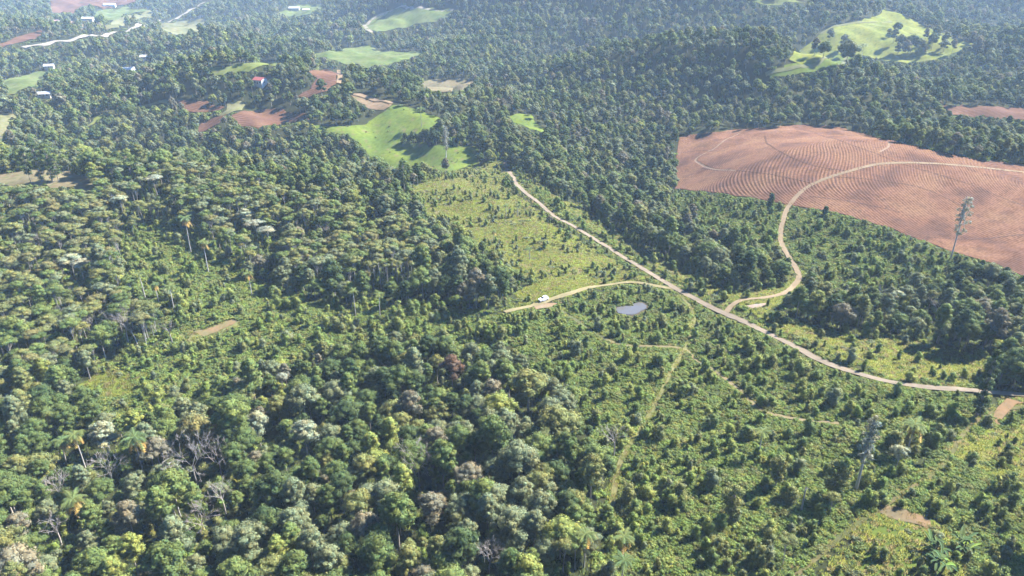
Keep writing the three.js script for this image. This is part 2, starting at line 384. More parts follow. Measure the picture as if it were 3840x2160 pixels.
grassland(PASTURE.far, 3.0, PALE, LUSH, 'pasture', 'large pale pasture bordered by a curving farm track', 'pasture');
grassland(PASTURE.bare, 1.4, OCHRE, [0.17, 0.11, 0.07], 'bare_field', 'bare earth plot beside the sloping pasture', 'field');
grassland(PASTURE.bright, 2.2, LIME, [0.13, 0.13, 0.026], 'pasture', 'bright yellow-green hillside pasture dotted with trees', 'pasture');
grassland(PASTURE.bank, 1.8, LUSH, LIME, 'pasture', 'narrow grassy bank below the bright hillside pasture', 'pasture');
grassland(PASTURE.crest, 3.0, LIME, PALE, 'pasture', 'yellow-green hilltop pasture beyond the shaded hill', 'pasture');
grassland(PASTURE.village, 2.0, LUSH, PALE, 'pasture', 'bright paddock below the pale-roofed farmhouse', 'pasture', 0.3);
grassland(PASTURE.edge, 1.4, PALE, HAY, 'pasture', 'dry grass slope by the edge of the woods', 'pasture', 0.3);
grassland(PASTURE.tan, 1.0, OCHRE, HAY, 'scrub_clearing', 'tan dry clearing beside the tall dark trees', 'clearing', 0.6);
grassland(PASTURE.lawn, 3.0, LUSH, PALE, 'lawn', 'green lawn sloping down from the white farmhouse', 'lawn');
grassland(PASTURE.strip, 3.0, HAY, PALE, 'pasture', 'hay-coloured strip field below the farmhouse lawn', 'field');
grassland(PASTURE.hollow, 3.0, HAY, PALE, 'pasture', 'rounded hay-coloured meadow beside the straight valley road', 'field');
grassland(PASTURE.cottage, 3.0, LUSH, PALE, 'lawn', 'pale lawn round the grey-roofed cottage', 'lawn');
grassland(PASTURE.sliver, 2.4, LIME, PALE, 'pasture', 'thin bright sliver of pasture between two belts of trees', 'pasture');
grassland(PASTURE.saddle, 1.6, HAY, PALE, 'pasture', 'dry grass saddle leading to the oval ploughed field', 'pasture');
grassland(PASTURE.fold, 1.4, HAY, LIME, 'pasture', 'short grassy fold on the wooded slope', 'pasture');
grassland(PASTURE.collar, 1.4, HAY, PALE, 'pasture', 'dry grass collar between the two ridge fields', 'pasture');
const FERN = [0.0635, 0.0690, 0.0116];
grassland(CLEARING.main, 0.8, LIME, FERN, 'grass_clearing', 'large triangular grass clearing with shrub rows beside the gravel road', 'clearing', 0.35);
grassland(CLEARING.roadside, 0.8, LIME, FERN, 'grass_clearing', 'yellow-green grass strip below the loop track', 'clearing', 0.25);
grassland(CLEARING.meadow, 0.7, LIME, FERN, 'grass_clearing', 'lime green meadow above the lower track', 'clearing', 0.2);
grassland(CLEARING.gully, 0.7, FERN, LUSH, 'grass_clearing', 'weedy slope round the banana plants', 'clearing', 0.3);
grassland(CLEARING.pocket, 0.8, LIME, HAY, 'grass_clearing', 'small grassy pocket with bare ruts amid the regrowth', 'clearing', 0.5);
grassland(CLEARING.verge, 0.8, FERN, LUSH, 'grass_verge', 'grassy verge along the far side of the gravel road', 'verge', 0.3);
grassland(CLEARING.turning, 0.8, FERN, LIME, 'grass_verge', 'grassy bend at the foot of the loop track', 'verge', 0.3);
grassland(CLEARING.glimmer, 0.8, LIME, FERN, 'grass_clearing', 'small bright opening among flat-topped trees', 'clearing', 0.2);

// ---------------------------------------------------------------- roads, tracks and paths
function ribbon(path, lift, color) {
  const p = [], c = [], idx = [], across = 8, w = path.width;
  path.forEach(([x, z], i) => {
    const [ax, az] = path[Math.max(0, i - 1)], [bx, bz] = path[Math.min(path.length - 1, i + 1)], l = Math.hypot(bx - ax, bz - az), nx = -(bz - az) / l, nz = (bx - ax) / l;
    for (let k = 0; k <= across; k++) {
      const s = (k / across - 0.5) * w, wob = 1 + 0.14 * noise(x, z, 6, 41 + Math.sign(s)) + 0.06 * noise(x, z, 1.7, 43), px = x + nx * s * wob, pz = z + nz * s * wob;
      p.push(px, height(px, pz) + lift - (Math.abs(Math.abs(s) / w - 0.24) < 0.08 ? 0.04 : 0), pz);
      c.push(...color(px, pz, s / w));
    }
    if (i) for (let k = 0; k < across; k++) { const a = (i - 1) * (across + 1) + k, b = a + across + 1; idx.push(a, b, a + 1, a + 1, b, b + 1); }
  });
  return meshOf(p, c, idx);
}
const roadColor = (stone, verge, mid, patchy = 0) => (x, z, s) => {
  const rut = Math.abs(Math.abs(s) - 0.24) < 0.1, g = 0.13 * noise(x, z, 1.8, 44) + 0.12 * noise(x, z, 9, 45);
  let k = rut ? stone : mix3(stone, verge, mid);
  if (patchy) k = mix3(k, verge, clamp(patchy * (0.5 + 1.3 * noise(x, z, 22, 49)), 0, 0.95));
  if (Math.abs(s) > 0.45) k = mix3(k, verge, 0.55);
  return mul3(k, 1 + g);
};
const GRAVEL = [0.1512, 0.1195, 0.0864], SANDY = [0.1538, 0.1145, 0.0721];
const road = (path, lift, color, name, label, category) => structure(name, ribbon(path, lift, color), soilMat, label, category);
road(ROADS.gravel, 0.48, roadColor(GRAVEL, [0.11, 0.09, 0.06], 0.25), 'gravel_road', 'long pale gravel road running diagonally past the clearing', 'road');
road(ROADS.car, 0.42, roadColor(SANDY, [0.12, 0.12, 0.045], 0.55), 'dirt_track', 'sandy track on which the white car stands', 'track');
road(ROADS.loop, 0.45, roadColor(SANDY, [0.14, 0.105, 0.062], 0.3), 'dirt_track', 'sandy loop track climbing into the large ploughed field', 'track');
road(ROADS.fork, 0.22, roadColor([0.11, 0.098, 0.042], [0.085, 0.088, 0.03], 0.4, 0.3), 'footpath', 'straw-coloured footpath through the dense regrowth', 'path');
road(ROADS.cross, 0.22, roadColor([0.14, 0.105, 0.06], [0.08, 0.08, 0.032], 0.35, 0.25), 'footpath', 'sandy cross path curving below the pond', 'path');
road(ROADS.gapShade, 0.2, roadColor([0.06, 0.055, 0.03], [0.05, 0.06, 0.022], 0.5), 'footpath', 'narrow gap painted dark as shade, from the sandy patch to the cross path', 'path');  // dark earth colour stands in for the shadow in this gap
road(ROADS.lower, 0.34, roadColor([0.10, 0.07, 0.036], [0.06, 0.065, 0.024], 0.5, 0.6), 'dirt_track', 'earth track winding down past the banana plants', 'track');
road(ROADS.valley, 1.4, roadColor([0.22, 0.20, 0.17], SANDY, 0.3), 'valley_road', 'straight pale road along the far valley', 'road');
road(ROADS.rim, 1.3, roadColor([0.20, 0.18, 0.15], SANDY, 0.3), 'farm_track', 'pale track curving round the far pasture', 'track');
road(ROADS.ridge, 1.1, roadColor(SANDY, STRAW, 0.3), 'farm_track', 'short sandy track beside the ploughed hillside', 'track');
road(ROADS.bare, 1.0, roadColor(SANDY, STRAW, 0.3), 'farm_track', 'sandy track along the bare earth plot', 'track');
road(ROADS.terrace, 1.5, roadColor(PALE, HAY, 0.3), 'farm_track', 'grassy terrace track across the bright hillside pasture', 'track');
road(ROADS.bank, 1.3, roadColor(PALE, HAY, 0.3), 'farm_track', 'grassy track along the bank below the bright pasture', 'track');
function bareGround(poly, cell, lift, base, name, label) {
  structure(name, sheet(poly, cell, lift, (x, z) => mul3(mix3(base, STRAW, clamp(0.3 + 0.5 * noise(x, z, 7, 46), 0, 0.6)), 1 + 0.12 * noise(x, z, 1.4, 47)), (x, z) => 0.05 * noise(x, z, 1.6, 48)), soilMat, label, 'bare ground');
}
bareGround(SAND.carPatch, 0.5, 0.36, SANDY, 'sand_patch', 'pale sandy patch beside the white car');
bareGround(SAND.white, 0.5, 0.38, [0.20, 0.185, 0.165], 'sand_patch', 'small white sandy spot by the loop track');
bareGround(SAND.slip, 0.5, 0.32, [0.095, 0.075, 0.042], 'earth_slip', 'bare earth slip above the banana plants');
bareGround(SAND.ruts, 0.5, 0.42, [0.105, 0.088, 0.042], 'bare_ruts', 'bare earth ruts in the small grassy pocket');
bareGround(SAND.bank, 0.5, 0.5, [0.115, 0.078, 0.042], 'earth_bank', 'orange earth bank beside the gravel road end');
bareGround(SAND.yard, 2, 1.6, SANDY, 'farm_yard', 'sandy farm yard beside pink-roofed sheds');
bareGround(SAND.drive, 2, 1.6, SANDY, 'farm_drive', 'sandy drive climbing from the valley road');

// ---------------------------------------------------------------- pond
{
  structure('mud_rim', sheet(MUD, 0.5, 0.16, (x, z) => mul3([0.055, 0.044, 0.026], 1 + 0.3 * noise(x, z, 1.5, 50)), (x, z) => 0.06 * noise(x, z, 1.1, 51)), soilMat, 'muddy rim round the grey pond', 'bare ground');
  const g = sheet(POND, 0.5, 0, () => [1, 1, 1]), p = g.attributes.position;
  for (let i = 0; i < p.count; i++) p.setY(i, POND_Y + 0.35);
  g.computeVertexNormals();
  structure('pond_water', g, new THREE.MeshPhysicalMaterial({ color: new THREE.Color().setRGB(0.075, 0.072, 0.070), roughness: 0.06, ior: 1.33 }), 'still grey pond ringed by weeds below the car track', 'pond');
}
// ---------------------------------------------------------------- single things that stand out, each by the point of the photograph that shows its top and its height
const spots = [];                                            // ground they keep free of other tall plants
const under = (px, py, h) => castOn((x, z) => height(x, z) + h, px, py);
const disc = ([x, z], r) => boxed(Array.from({ length: 14 }, (_, k) => [x + Math.cos(k * 0.4488) * r, z + Math.sin(k * 0.4488) * r]));
function spot(px, py, h, free) { const [x, z] = under(px, py, h); spots.push([x, z, free]); return V(x, height(x, z), z); }
const PALMS = [   // top of the crown, height, crown scale, skirt of old fronds, label
  [462, 545, 17, 1.25, 1, 'tallest palm with a yellow skirt of old fronds on a bare pale trunk'], [509, 607, 14, 1.1, 0.4, 'double-headed looking palm on a long pale trunk at the wood edge'],
  [350, 686, 11, 1, 0, 'palm with a short pale trunk at the edge of the flat-topped wood'], [388, 712, 9, 0.8, 0.6, 'thin palm with withered brown fronds between two greener palms'], [424, 718, 12, 1, 0, 'slender palm with drooping fronds above the small grassy pocket'],
  [624, 686, 10, 1, 0.3, 'single palm in the middle of the regrowth by the wood edge'], [1273, 516, 6, 0.8, 0, 'short palm in the clearing, one of a pair near the gravel road'], [1302, 514, 6.5, 0.8, 0, 'second short palm of the pair, closer to the gravel road'],
  [1241, 580, 6, 0.7, 0.4, 'small scruffy palm alone in the upper clearing'], [1333, 624, 6, 0.8, 0, 'small palm at a shrub row in the lower clearing'], [888, 730, 11, 0.9, 0, 'slim palm with a white trunk before the tangled wood'], [951, 738, 10, 0.9, 0, 'slim palm beside the clump of bare pale trunks'],
  [335, 1098, 13, 1.5, 0.5, 'large drooping palm in the near wood behind the big bare tree'], [187, 1090, 12, 1.15, 0.4, 'yellow-fronded palm leaning out of the near wood'], [182, 1252, 10, 1.3, 0.2, 'bright green feathery palm among near crowns'], [148, 1106, 9, 1.1, 0.2, 'yellow-green bushy palm next to the brown-topped tree'],
  [1474, 1340, 10, 1.05, 0.4, 'arching palm beside two smooth domed trees'], [1572, 1345, 10, 1.1, 0.7, 'palm with orange hanging fronds at the end of the footpath'], [1568, 1405, 9, 1.0, 0, 'palm just below the orange-fronded one'],
  [2302, 1068, 9, 1.4, 0.3, 'broad palm with a brown heart above the lower track'], [1920, 1082, 9, 1.0, 0, 'tall thin palm rising from the regrowth below the cross path'], [1058, 272, 14, 1.6, 0, 'lone dark palm on the sloping pasture'], [2174, 112, 18, 2.2, 0, 'lone palm silhouetted on the bright hillside pasture'], [124, 1032, 10, 1.1, 0.7, 'palm with a hanging golden frond by the bright opening'],
];
const palmSpots = PALMS.map(([px, py, h]) => spot(px, py, h, 2.2));
const BARE = [   // bare or dead trees: top, height, spread, twig density, label
  [470, 1105, 15, 6.5, 5, 'largest bare grey tree with wide spreading limbs over the near wood'], [537, 1112, 12, 3.5, 4, 'bare grey tree just behind the largest one'], [262, 1142, 11, 3.6, 5, 'bare tree with dense pale twigs beside the large palm'],
  [137, 1196, 9, 2.6, 5, 'small pinkish bare tree poking from the near wood'], [495, 1262, 11, 3.4, 5, 'pinkish bare tree below the largest bare tree'], [128, 1298, 9, 3, 4, 'low bare tree with crooked white limbs'], [550, 1212, 10, 3, 4, 'dark bare tree wedged between broad crowns'],
  [1048, 1122, 13, 4.4, 5, 'wide bare tree with flat-spread twigs in the middle of the near wood'], [1228, 1368, 9, 2, 5, 'tiny pale bare tree between two dark crowns'], [1549, 1072, 10, 2.6, 4, 'bare white-limbed tree at the edge of the regrowth'],
  [300, 770, 15, 3.6, 4, 'tallest of the pale bare trees above the small opening'], [275, 782, 13, 2.6, 4, 'pale bare tree beside the tallest one above the small opening'], [325, 790, 12, 2.4, 3, 'slim pale bare tree over the grassy pocket'], [138, 770, 12, 3, 4, 'bare tree in the middle of the flat-topped wood'], [215, 795, 11, 2.8, 4, 'reddish bare tree behind flat-topped crowns'], [90, 582, 12, 3, 4, 'bare white tree in the upper flat-topped wood'],
  [418, 800, 11, 1.6, 3, 'broken grey snag wrapped in creeper'], [2222, 715, 12, 2, 3, 'leaning dead tree with a long white trunk in the shade'], [2366, 742, 10, 2.4, 4, 'bare tree with fine twigs by the shaded wood'], [980, 905, 10, 3, 4, 'pale bare tree in the mixed thicket'], [815, 560, 11, 3, 4, 'bare purple-grey tree among rounded crowns'],
  [2030, 1222, 8, 1, 2, 'thin dead pole standing in the regrowth'],
];
const bareSpots = BARE.map(([px, py, h]) => spot(px, py, h, 2));
const COPSE = [925, 940, 952, 962, 972, 985, 996, 1010, 1022, 1035].map((px, k) => [px, 655 + 6 * Math.sin(k * 2.1), 12 + Math.sin(k * 3.7) * 1.5]);   // clump of slim pale trunks
const copseSpots = COPSE.map(([px, py, h]) => spot(px, py, h, 1));
const TALL = [   // tall airy trees: top, height, crown radius, tone, foliage share, label
  [1119, 312, 30, 3.4, 'dusty grey', 0.59, 'very tall slim tree with a bare trunk before the sloping pasture'], [1012, 398, 17, 3.2, 'deep green', 0.9, 'dark bushy tall tree beside the sloping pasture'],
  [2437, 492, 30, 4.6, 'dusty grey', 0.58, 'tall sparse tree leaning over the edge of the large ploughed field'], [2202, 1045, 22, 2.6, 'dusty grey', 0.5, 'tall white-trunked tree with a pale open crown in the regrowth'], [2512, 880, 22, 2.5, 'dark green', 0.95, 'dark tall tree beside the bend of the gravel road'],
  [1943, 485, 10, 1.7, 'dark green', 0.9, 'dark narrow tree at the mouth of the ploughed field'], [75, 352, 22, 4, 'dark green', 0.8, 'tallest of the dark ragged trees by the tan clearing'], [105, 360, 20, 3.6, 'deep green', 0.8, 'ragged dark tree beside the tallest one by the tan clearing'], [52, 372, 18, 3.6, 'dark green', 0.8, 'lower dark ragged tree at the tan clearing'], [128, 385, 15, 3.2, 'deep green', 0.8, 'bushy dark tree at the end of the tan clearing'],
  [2115, 1165, 11, 3, 'olive green', 1, 'olive-brown bushy tall tree above the lower track'], [1965, 1150, 9, 2.2, 'olive green', 0.8, 'olive tree on a bare trunk in the regrowth'], [1850, 1225, 10, 2.8, 'olive green', 0.7, 'airy olive tree with two white trunks in the regrowth'], [2080, 520, 5, 1, 'dark green', 1, 'small dark tree at the lower rim of the ploughed field'],
];
const tallSpots = TALL.map(([px, py, h, r]) => spot(px, py, h, r + 0.5));
const PALEST = [   // single crowns whose look stands out: top, height, scale, tone, shape, label
  [385, 440, 12, 1.5, 'cream', 'flat', 'cream-topped tree at the crest behind the flat-topped wood'], [612, 522, 12, 1.4, 'silvery green', 'forest', 'silvery rounded tree above the two tall palms'], [640, 552, 11, 1.3, 'cream', 'flat', 'cream-flowered crown beside the silvery rounded tree'], [668, 566, 11, 1.5, 'cream', 'flat', 'brightest cream-white crown of the flat-topped wood'],
  [172, 640, 11, 1.4, 'silvery green', 'flat', 'pale silvery crown in the flat-topped wood'], [196, 648, 11, 1.2, 'cream', 'flat', 'cream crown next to the pale silvery one'], [296, 490, 12, 1.3, 'silvery green', 'flat', 'silvery crown on white forked limbs at the wood crest'],
  [248, 1058, 12, 1.15, 'silvery green', 'forest', 'silvery tree with white limbs in the near wood'], [640, 1035, 12, 0.95, 'silvery green', 'forest', 'silver-green tree on a bare trunk over the thicket'], [760, 1055, 13, 1.25, 'silvery green', 'forest', 'broad silver-green dome over the thicket'], [706, 935, 9, 0.8, 'cream', 'flat', 'small white-topped crown in the thicket'],
  [2262, 732, 8, 0.8, 'silvery green', 'flat', 'pale layered crown in the shaded wood by the loop track'], [2270, 1120, 9, 0.7, 'silvery green', 'flat', 'small silvery crown beside the broad palm'],
  [1078, 1238, 12, 1.1, 'tan-grey', 'forest', 'tan half-leafless crown in the middle of the near wood'], [480, 1045, 14, 1.4, 'brownish olive', 'forest', 'large brownish dome behind the large bare tree'], [1330, 930, 15, 1.9, 'olive green', 'forest', 'largest rounded crown, standing over the footpath thicket'],
  [1135, 895, 12, 1.1, 'rust', 'forest', 'rusty brown crown in the mixed thicket'], [1120, 395, 12, 0.8, 'tan-grey', 'forest', 'greyish tree beside the very tall slim tree'], [430, 245, 16, 0.8, 'tan-grey', 'forest', 'brown egg-shaped tree by the oval ploughed field'], [805, 196, 16, 1.3, 'dark green', 'forest', 'round dark tree standing in the ploughed hillside field'],
  [2100, 1240, 7, 0.6, 'olive green', 'flat', 'smooth domed olive tree above the lower track'], [1985, 1345, 9, 0.75, 'olive green', 'flat', 'domed pale olive tree at the foot of the lower track'], [1420, 1352, 10, 0.9, 'olive green', 'flat', 'smooth domed tree beside the arching palm'], [1450, 1345, 10, 0.8, 'mid green', 'flat', 'second smooth domed tree, touching the arching palm'], [312, 1262, 13, 1.0, 'tan-grey', 'forest', 'brown-leaved crown among near green crowns'], [316, 1340, 12, 0.9, 'yellow-green', 'forest', 'brightest yellow-green crown of the near wood'],
];
const paleSpots = PALEST.map(([px, py, h, s]) => spot(px, py, h, 3.2 * s));
const FIELD_TREES = [[2092, 78, 18], [2056, 100, 17], [2078, 112, 15], [2128, 92, 20], [2140, 108, 22], [2150, 122, 17], [2124, 122, 15], [2255, 78, 18], [2270, 94, 21], [2285, 106, 23], [2300, 96, 20], [2265, 116, 16], [2318, 104, 16], [2335, 76, 18], [2352, 92, 19], [2362, 70, 20], [2385, 88, 17], [2404, 104, 18], [2262, 64, 14], [2240, 78, 12], [2380, 108, 14], [2330, 122, 12]];
const fieldTreeSpots = FIELD_TREES.map(([px, py, h]) => spot(px, py - 8, h, 6));
const HOUSES = [   // middle of the base, width, depth, wall height, turn, wall colour, roof colour, label
  [277, 17, 24, 13, 3.6, 0.25, 'white', 'pale blue', 'white farmhouse with a pale blue roof on the hill lawn'], [222, 52, 19, 9, 3.4, 0.05, 'white', 'white', 'long white-roofed barn at the foot of the lawn'], [142, 57, 9, 6, 2.6, 0.2, 'cream', 'pink', 'pink-roofed shed by the sandy farm yard'], [158, 61, 8, 6, 2.6, 0.5, 'cream', 'white', 'white-roofed shed next to the pink-roofed one'],
  [125, 172, 10, 7, 2.8, 0.3, 'cream', 'white', 'small house with a pale hipped-looking roof above the paddock'], [326, 181, 12, 8, 3, 0.5, 'white', 'white', 'white-roofed house half hidden in the wooded valley'], [343, 184, 8, 6, 2.6, 0.1, 'cream', 'white', 'low white-roofed annex beside the half hidden house'], [296, 187, 11, 4, 2.3, 0.5, 'cream', 'grey', 'long narrow shed near the half hidden house'],
  [365, 149, 9, 7, 2.8, 0.2, 'cream', 'white', 'tiny pale roof alone in the far woods'], [656, 212, 9, 7, 3.4, -0.45, 'white', 'red', 'white cottage with a red roof on the wooded slope'], [741, 25, 22, 13, 3.4, 0.1, 'white', 'grey', 'grey-roofed cottage on the pale far lawn'], [770, 29, 14, 9, 3, 0.4, 'cream', 'grey', 'smaller grey outbuilding beside the grey-roofed cottage'], [113, 244, 10, 6, 2.6, 0.3, 'cream', 'grey', 'grey-roofed hut among trees below the paddock'],
];
const houseSpots = HOUSES.map(([px, py]) => onLand(px, py));
houseSpots.forEach((p, k) => OPEN.push(disc([p.x, p.z], HOUSES[k][2] * 0.75)));
const CAR_AT = onLand(1367, 758);
OPEN.push(disc([CAR_AT.x, CAR_AT.z], 3.6));
const BANANAS = [[2352, 1392, 1.8, 'upper banana clump with upright leaves on the weedy slope'], [2424, 1386, 1.7, 'banana clump standing apart toward the dark wood'], [2358, 1432, 1.9, 'lowest banana clump with the largest leaves']];
const bananaSpots = BANANAS.map(([px, py]) => { const p = onLand(px, py); spots.push([p.x, p.z, 2]); return p; });
const nearSpot = (x, z) => spots.some(([a, b, r]) => Math.abs(a - x) < r && Math.abs(b - z) < r);
// ---------------------------------------------------------------- plant shapes
class Cloud {                                                // collects leaf faces, tubes and solids with colours into one geometry
  constructor() { this.p = []; this.n = []; this.c = []; this.i = []; }
  get count() { return this.p.length / 3; }
  face(points, normals, color) {                             // points: 3 or 4 corners
    const a = this.count, turned = points[1].clone().sub(points[0]).cross(points[2].clone().sub(points[0])).dot(normals[0]) < 0;
    if (turned) { points = [...points].reverse(); normals = normals.length > 1 ? [...normals].reverse() : normals; }
    points.forEach((q, k) => { this.p.push(q.x, q.y, q.z); const n = normals[k] ?? normals[0]; this.n.push(n.x, n.y, n.z); this.c.push(...color); });
    this.i.push(a, a + 1, a + 2);
    if (points.length === 4) this.i.push(a, a + 2, a + 3);
  }
  tube(points, radii, sides, color) {
    const first = this.count, ref = V(0.31, 0.2, 0.93);
    points.forEach((q, k) => {
      const t = points[Math.min(points.length - 1, k + 1)].clone().sub(points[Math.max(0, k - 1)]).normalize(), u = ref.clone().cross(t).normalize(), w = t.clone().cross(u);
      for (let s = 0; s < sides; s++) {
        const a = s / sides * Math.PI * 2, d = u.clone().multiplyScalar(Math.cos(a)).addScaledVector(w, Math.sin(a));
        this.p.push(q.x + d.x * radii[k], q.y + d.y * radii[k], q.z + d.z * radii[k]); this.n.push(d.x, d.y, d.z); this.c.push(...color);
      }
      if (k) for (let s = 0; s < sides; s++) { const a = first + (k - 1) * sides + s, b = first + (k - 1) * sides + (s + 1) % sides; this.i.push(a, b, a + sides, b, b + sides, a + sides); }
    });
  }
  lump(c, rx, ry, rz, color, detail = 1) {
    const g = new THREE.IcosahedronGeometry(1, detail), q = g.attributes.position, a = this.count;
    for (let k = 0; k < q.count; k++) { const d = V(q.getX(k), q.getY(k), q.getZ(k)); this.p.push(c.x + d.x * rx, c.y + d.y * ry, c.z + d.z * rz); this.n.push(d.x, d.y, d.z); this.c.push(...color); this.i.push(a + k); }
  }
  build() {
    const g = new THREE.BufferGeometry();
    g.setAttribute('position', new THREE.Float32BufferAttribute(this.p, 3));
    g.setAttribute('normal', new THREE.Float32BufferAttribute(this.n, 3));
    g.setAttribute('color', new THREE.Float32BufferAttribute(this.c, 3));
    g.setIndex(this.i);
    return g;
  }
}
const ball = () => { const y = rr(-1, 1), a = rr(0, 6.2832), s = Math.sqrt(1 - y * y); return V(s * Math.cos(a), y, s * Math.sin(a)); };
function leafFace(cloud, at, out, size, color, ragged = 0.6, long = 1.3) {
  const n = out.clone().addScaledVector(ball(), ragged).normalize(), u = ball().cross(n).normalize(), w = n.clone().cross(u), l = size * long * rr(0.7, 1.25), b = size * rr(0.55, 0.95);
  const sn = n.clone().multiplyScalar(0.75).addScaledVector(out, 0.6).normalize();
  cloud.face([at.clone().addScaledVector(u, -l / 2), at.clone().addScaledVector(w, b / 2).addScaledVector(n, size * 0.12), at.clone().addScaledVector(u, l / 2).addScaledVector(n, -size * 0.1), at.clone().addScaledVector(w, -b / 2)], [sn], color);
}
const leafTone = (spread = 0.32) => { const k = 1 + rr(-spread, spread), y = rr(-0.12, 0.12); return [k * (1 + y), k, k * (1 - y)]; };
// leaves over a set of lobes {c, r:[x,y,z]}; each lobe keeps a leafy core so that crowns stay dense
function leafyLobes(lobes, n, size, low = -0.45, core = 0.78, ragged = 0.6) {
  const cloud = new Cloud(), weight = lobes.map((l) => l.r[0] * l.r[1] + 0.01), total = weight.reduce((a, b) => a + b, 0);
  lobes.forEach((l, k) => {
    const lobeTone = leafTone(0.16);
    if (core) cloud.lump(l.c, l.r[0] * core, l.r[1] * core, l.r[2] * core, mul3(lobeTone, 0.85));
    for (let m = Math.round(n * weight[k] / total); m > 0; m--) {
      let d = ball();
      if (d.y < low) d.y = -d.y * 0.6;
      d.normalize();
      const s = rr(0.74, 1.22), q = l.c.clone().add(V(d.x * l.r[0] * s, d.y * l.r[1] * s, d.z * l.r[2] * s));
      if (lobes.some((o) => o !== l && ((q.x - o.c.x) / o.r[0]) ** 2 + ((q.y - o.c.y) / o.r[1]) ** 2 + ((q.z - o.c.z) / o.r[2]) ** 2 < 0.5)) continue;
      const t = leafTone();
      leafFace(cloud, q, V(d.x / l.r[0], d.y / l.r[1], d.z / l.r[2]).normalize(), size * rr(0.7, 1.25), [t[0] * lobeTone[0], t[1] * lobeTone[1], t[2] * lobeTone[2]], ragged);
    }
  });
  return cloud.build();
}
function trunkGeometry(h, r, bend, branches, bark = [1, 1, 1], sides = 6) {
  const c = new Cloud(), pts = [], rad = [], b = ball().setY(0).multiplyScalar(bend);
  for (let k = 0; k <= 5; k++) { const t = k / 5; pts.push(V(b.x * t * t + rr(-0.06, 0.06) * h * 0.1, t * h - 0.6 * (k === 0), b.z * t * t)); rad.push(lerp(r * (k === 0 ? 1.35 : 1), r * 0.45, t)); }
  c.tube(pts, rad, sides, bark);
  for (const e of branches) {
    const s = pts[3].clone().lerp(pts[5], rr(0, 0.9)), m = s.clone().lerp(e, 0.5).add(V(0, rr(-0.3, 0.4), 0));
    c.tube([s, m, e], [r * 0.45, r * 0.3, r * 0.1], 4, bark);
  }
  return c.build();
}
// round-crowned forest tree, about 8 m wide and 12 m tall
function forestTree(n, size, lobesN, tall = 1, wide = 1) {
  const lobes = [], R = 3.7 * wide, y0 = 8.2 * tall;
  for (let k = 0; k < lobesN; k++) {
    const a = k * 2.4 + rr(-0.4, 0.4), q = Math.sqrt((k + 0.3) / lobesN), d = R * 0.84 * q * rr(0.8, 1.12), r = rr(0.65, 1.3) * (1.1 - 0.25 * q) * wide;
    lobes.push({ c: V(Math.cos(a) * d, y0 + (1 - q * q) * 2.2 * tall - rr(0, 1.5) * q, Math.sin(a) * d), r: [r, r * rr(0.75, 1.0), r] });
  }
  for (let k = 0; k < 4; k++) { const a = rr(0, 6.28); lobes.push({ c: V(Math.cos(a) * R * 0.5, y0 - rr(1.6, 3.2) * tall, Math.sin(a) * R * 0.5), r: [rr(1.2, 1.7), rr(1, 1.5), rr(1.2, 1.7)] }); }
  lobes.push({ c: V(0, y0 - 0.4, 0), r: [R * 0.6, 2.0 * tall, R * 0.6] });
  return { crown: leafyLobes(lobes, n, size), trunk: trunkGeometry(7.5 * tall, 0.2, rr(0, 0.6), lobes.slice(0, 4).map((l) => l.c.clone().add(V(0, -0.7, 0)))), width: R * 2, height: y0 + 3.2 * tall };
}
// flat-topped tree with a thin pale trunk
function flatTree(n, size) {
  const lobes = [], R = rr(2.1, 3.5), y0 = rr(9.5, 11.5), m = 11, dome = rr(0.6, 2.2);
  for (let k = 0; k < m; k++) { const a = k * 2.4 + rr(-0.5, 0.5), q = Math.sqrt((k + 0.2) / m), r = rr(0.8, 1.4); lobes.push({ c: V(Math.cos(a) * R * 0.8 * q * rr(0.8, 1.15), y0 - dome * q * q + rr(-0.35, 0.35), Math.sin(a) * R * 0.8 * q), r: [r, rr(0.55, 0.8), r] }); }
  return { crown: leafyLobes(lobes, n, size, -0.2, 0.75, 0.55), trunk: trunkGeometry(y0 - 2.4, 0.13, rr(0, 1.2), lobes.map((l) => l.c.clone().add(V(0, -0.4, 0)))), width: R * 2, height: y0 + 1 };
}
// young tree of the regrowth: upright, egg- or cone-shaped, leaves to the ground
function youngTree(n, size, slim) {
  const lobes = [], h = rr(3.2, 4.2), R = slim ? rr(0.65, 0.85) : rr(1.0, 1.35), m = 6;
  for (let k = 0; k < m; k++) { const t = k / (m - 1), r = R * (slim ? (0.55 + 0.6 * Math.sin(Math.PI * (0.25 + t * 0.62))) : 0.6 + 0.5 * Math.sin(Math.PI * (0.2 + 0.7 * t))) * 0.8; lobes.push({ c: V(rr(-0.35, 0.35) * R, 0.5 + t * (h - 1.1), rr(-0.35, 0.35) * R), r: [r, r * rr(0.75, 1.1), r] }); }
  return { crown: leafyLobes(lobes, n, size, -0.7, 0.72), width: R * 2, height: h };
}
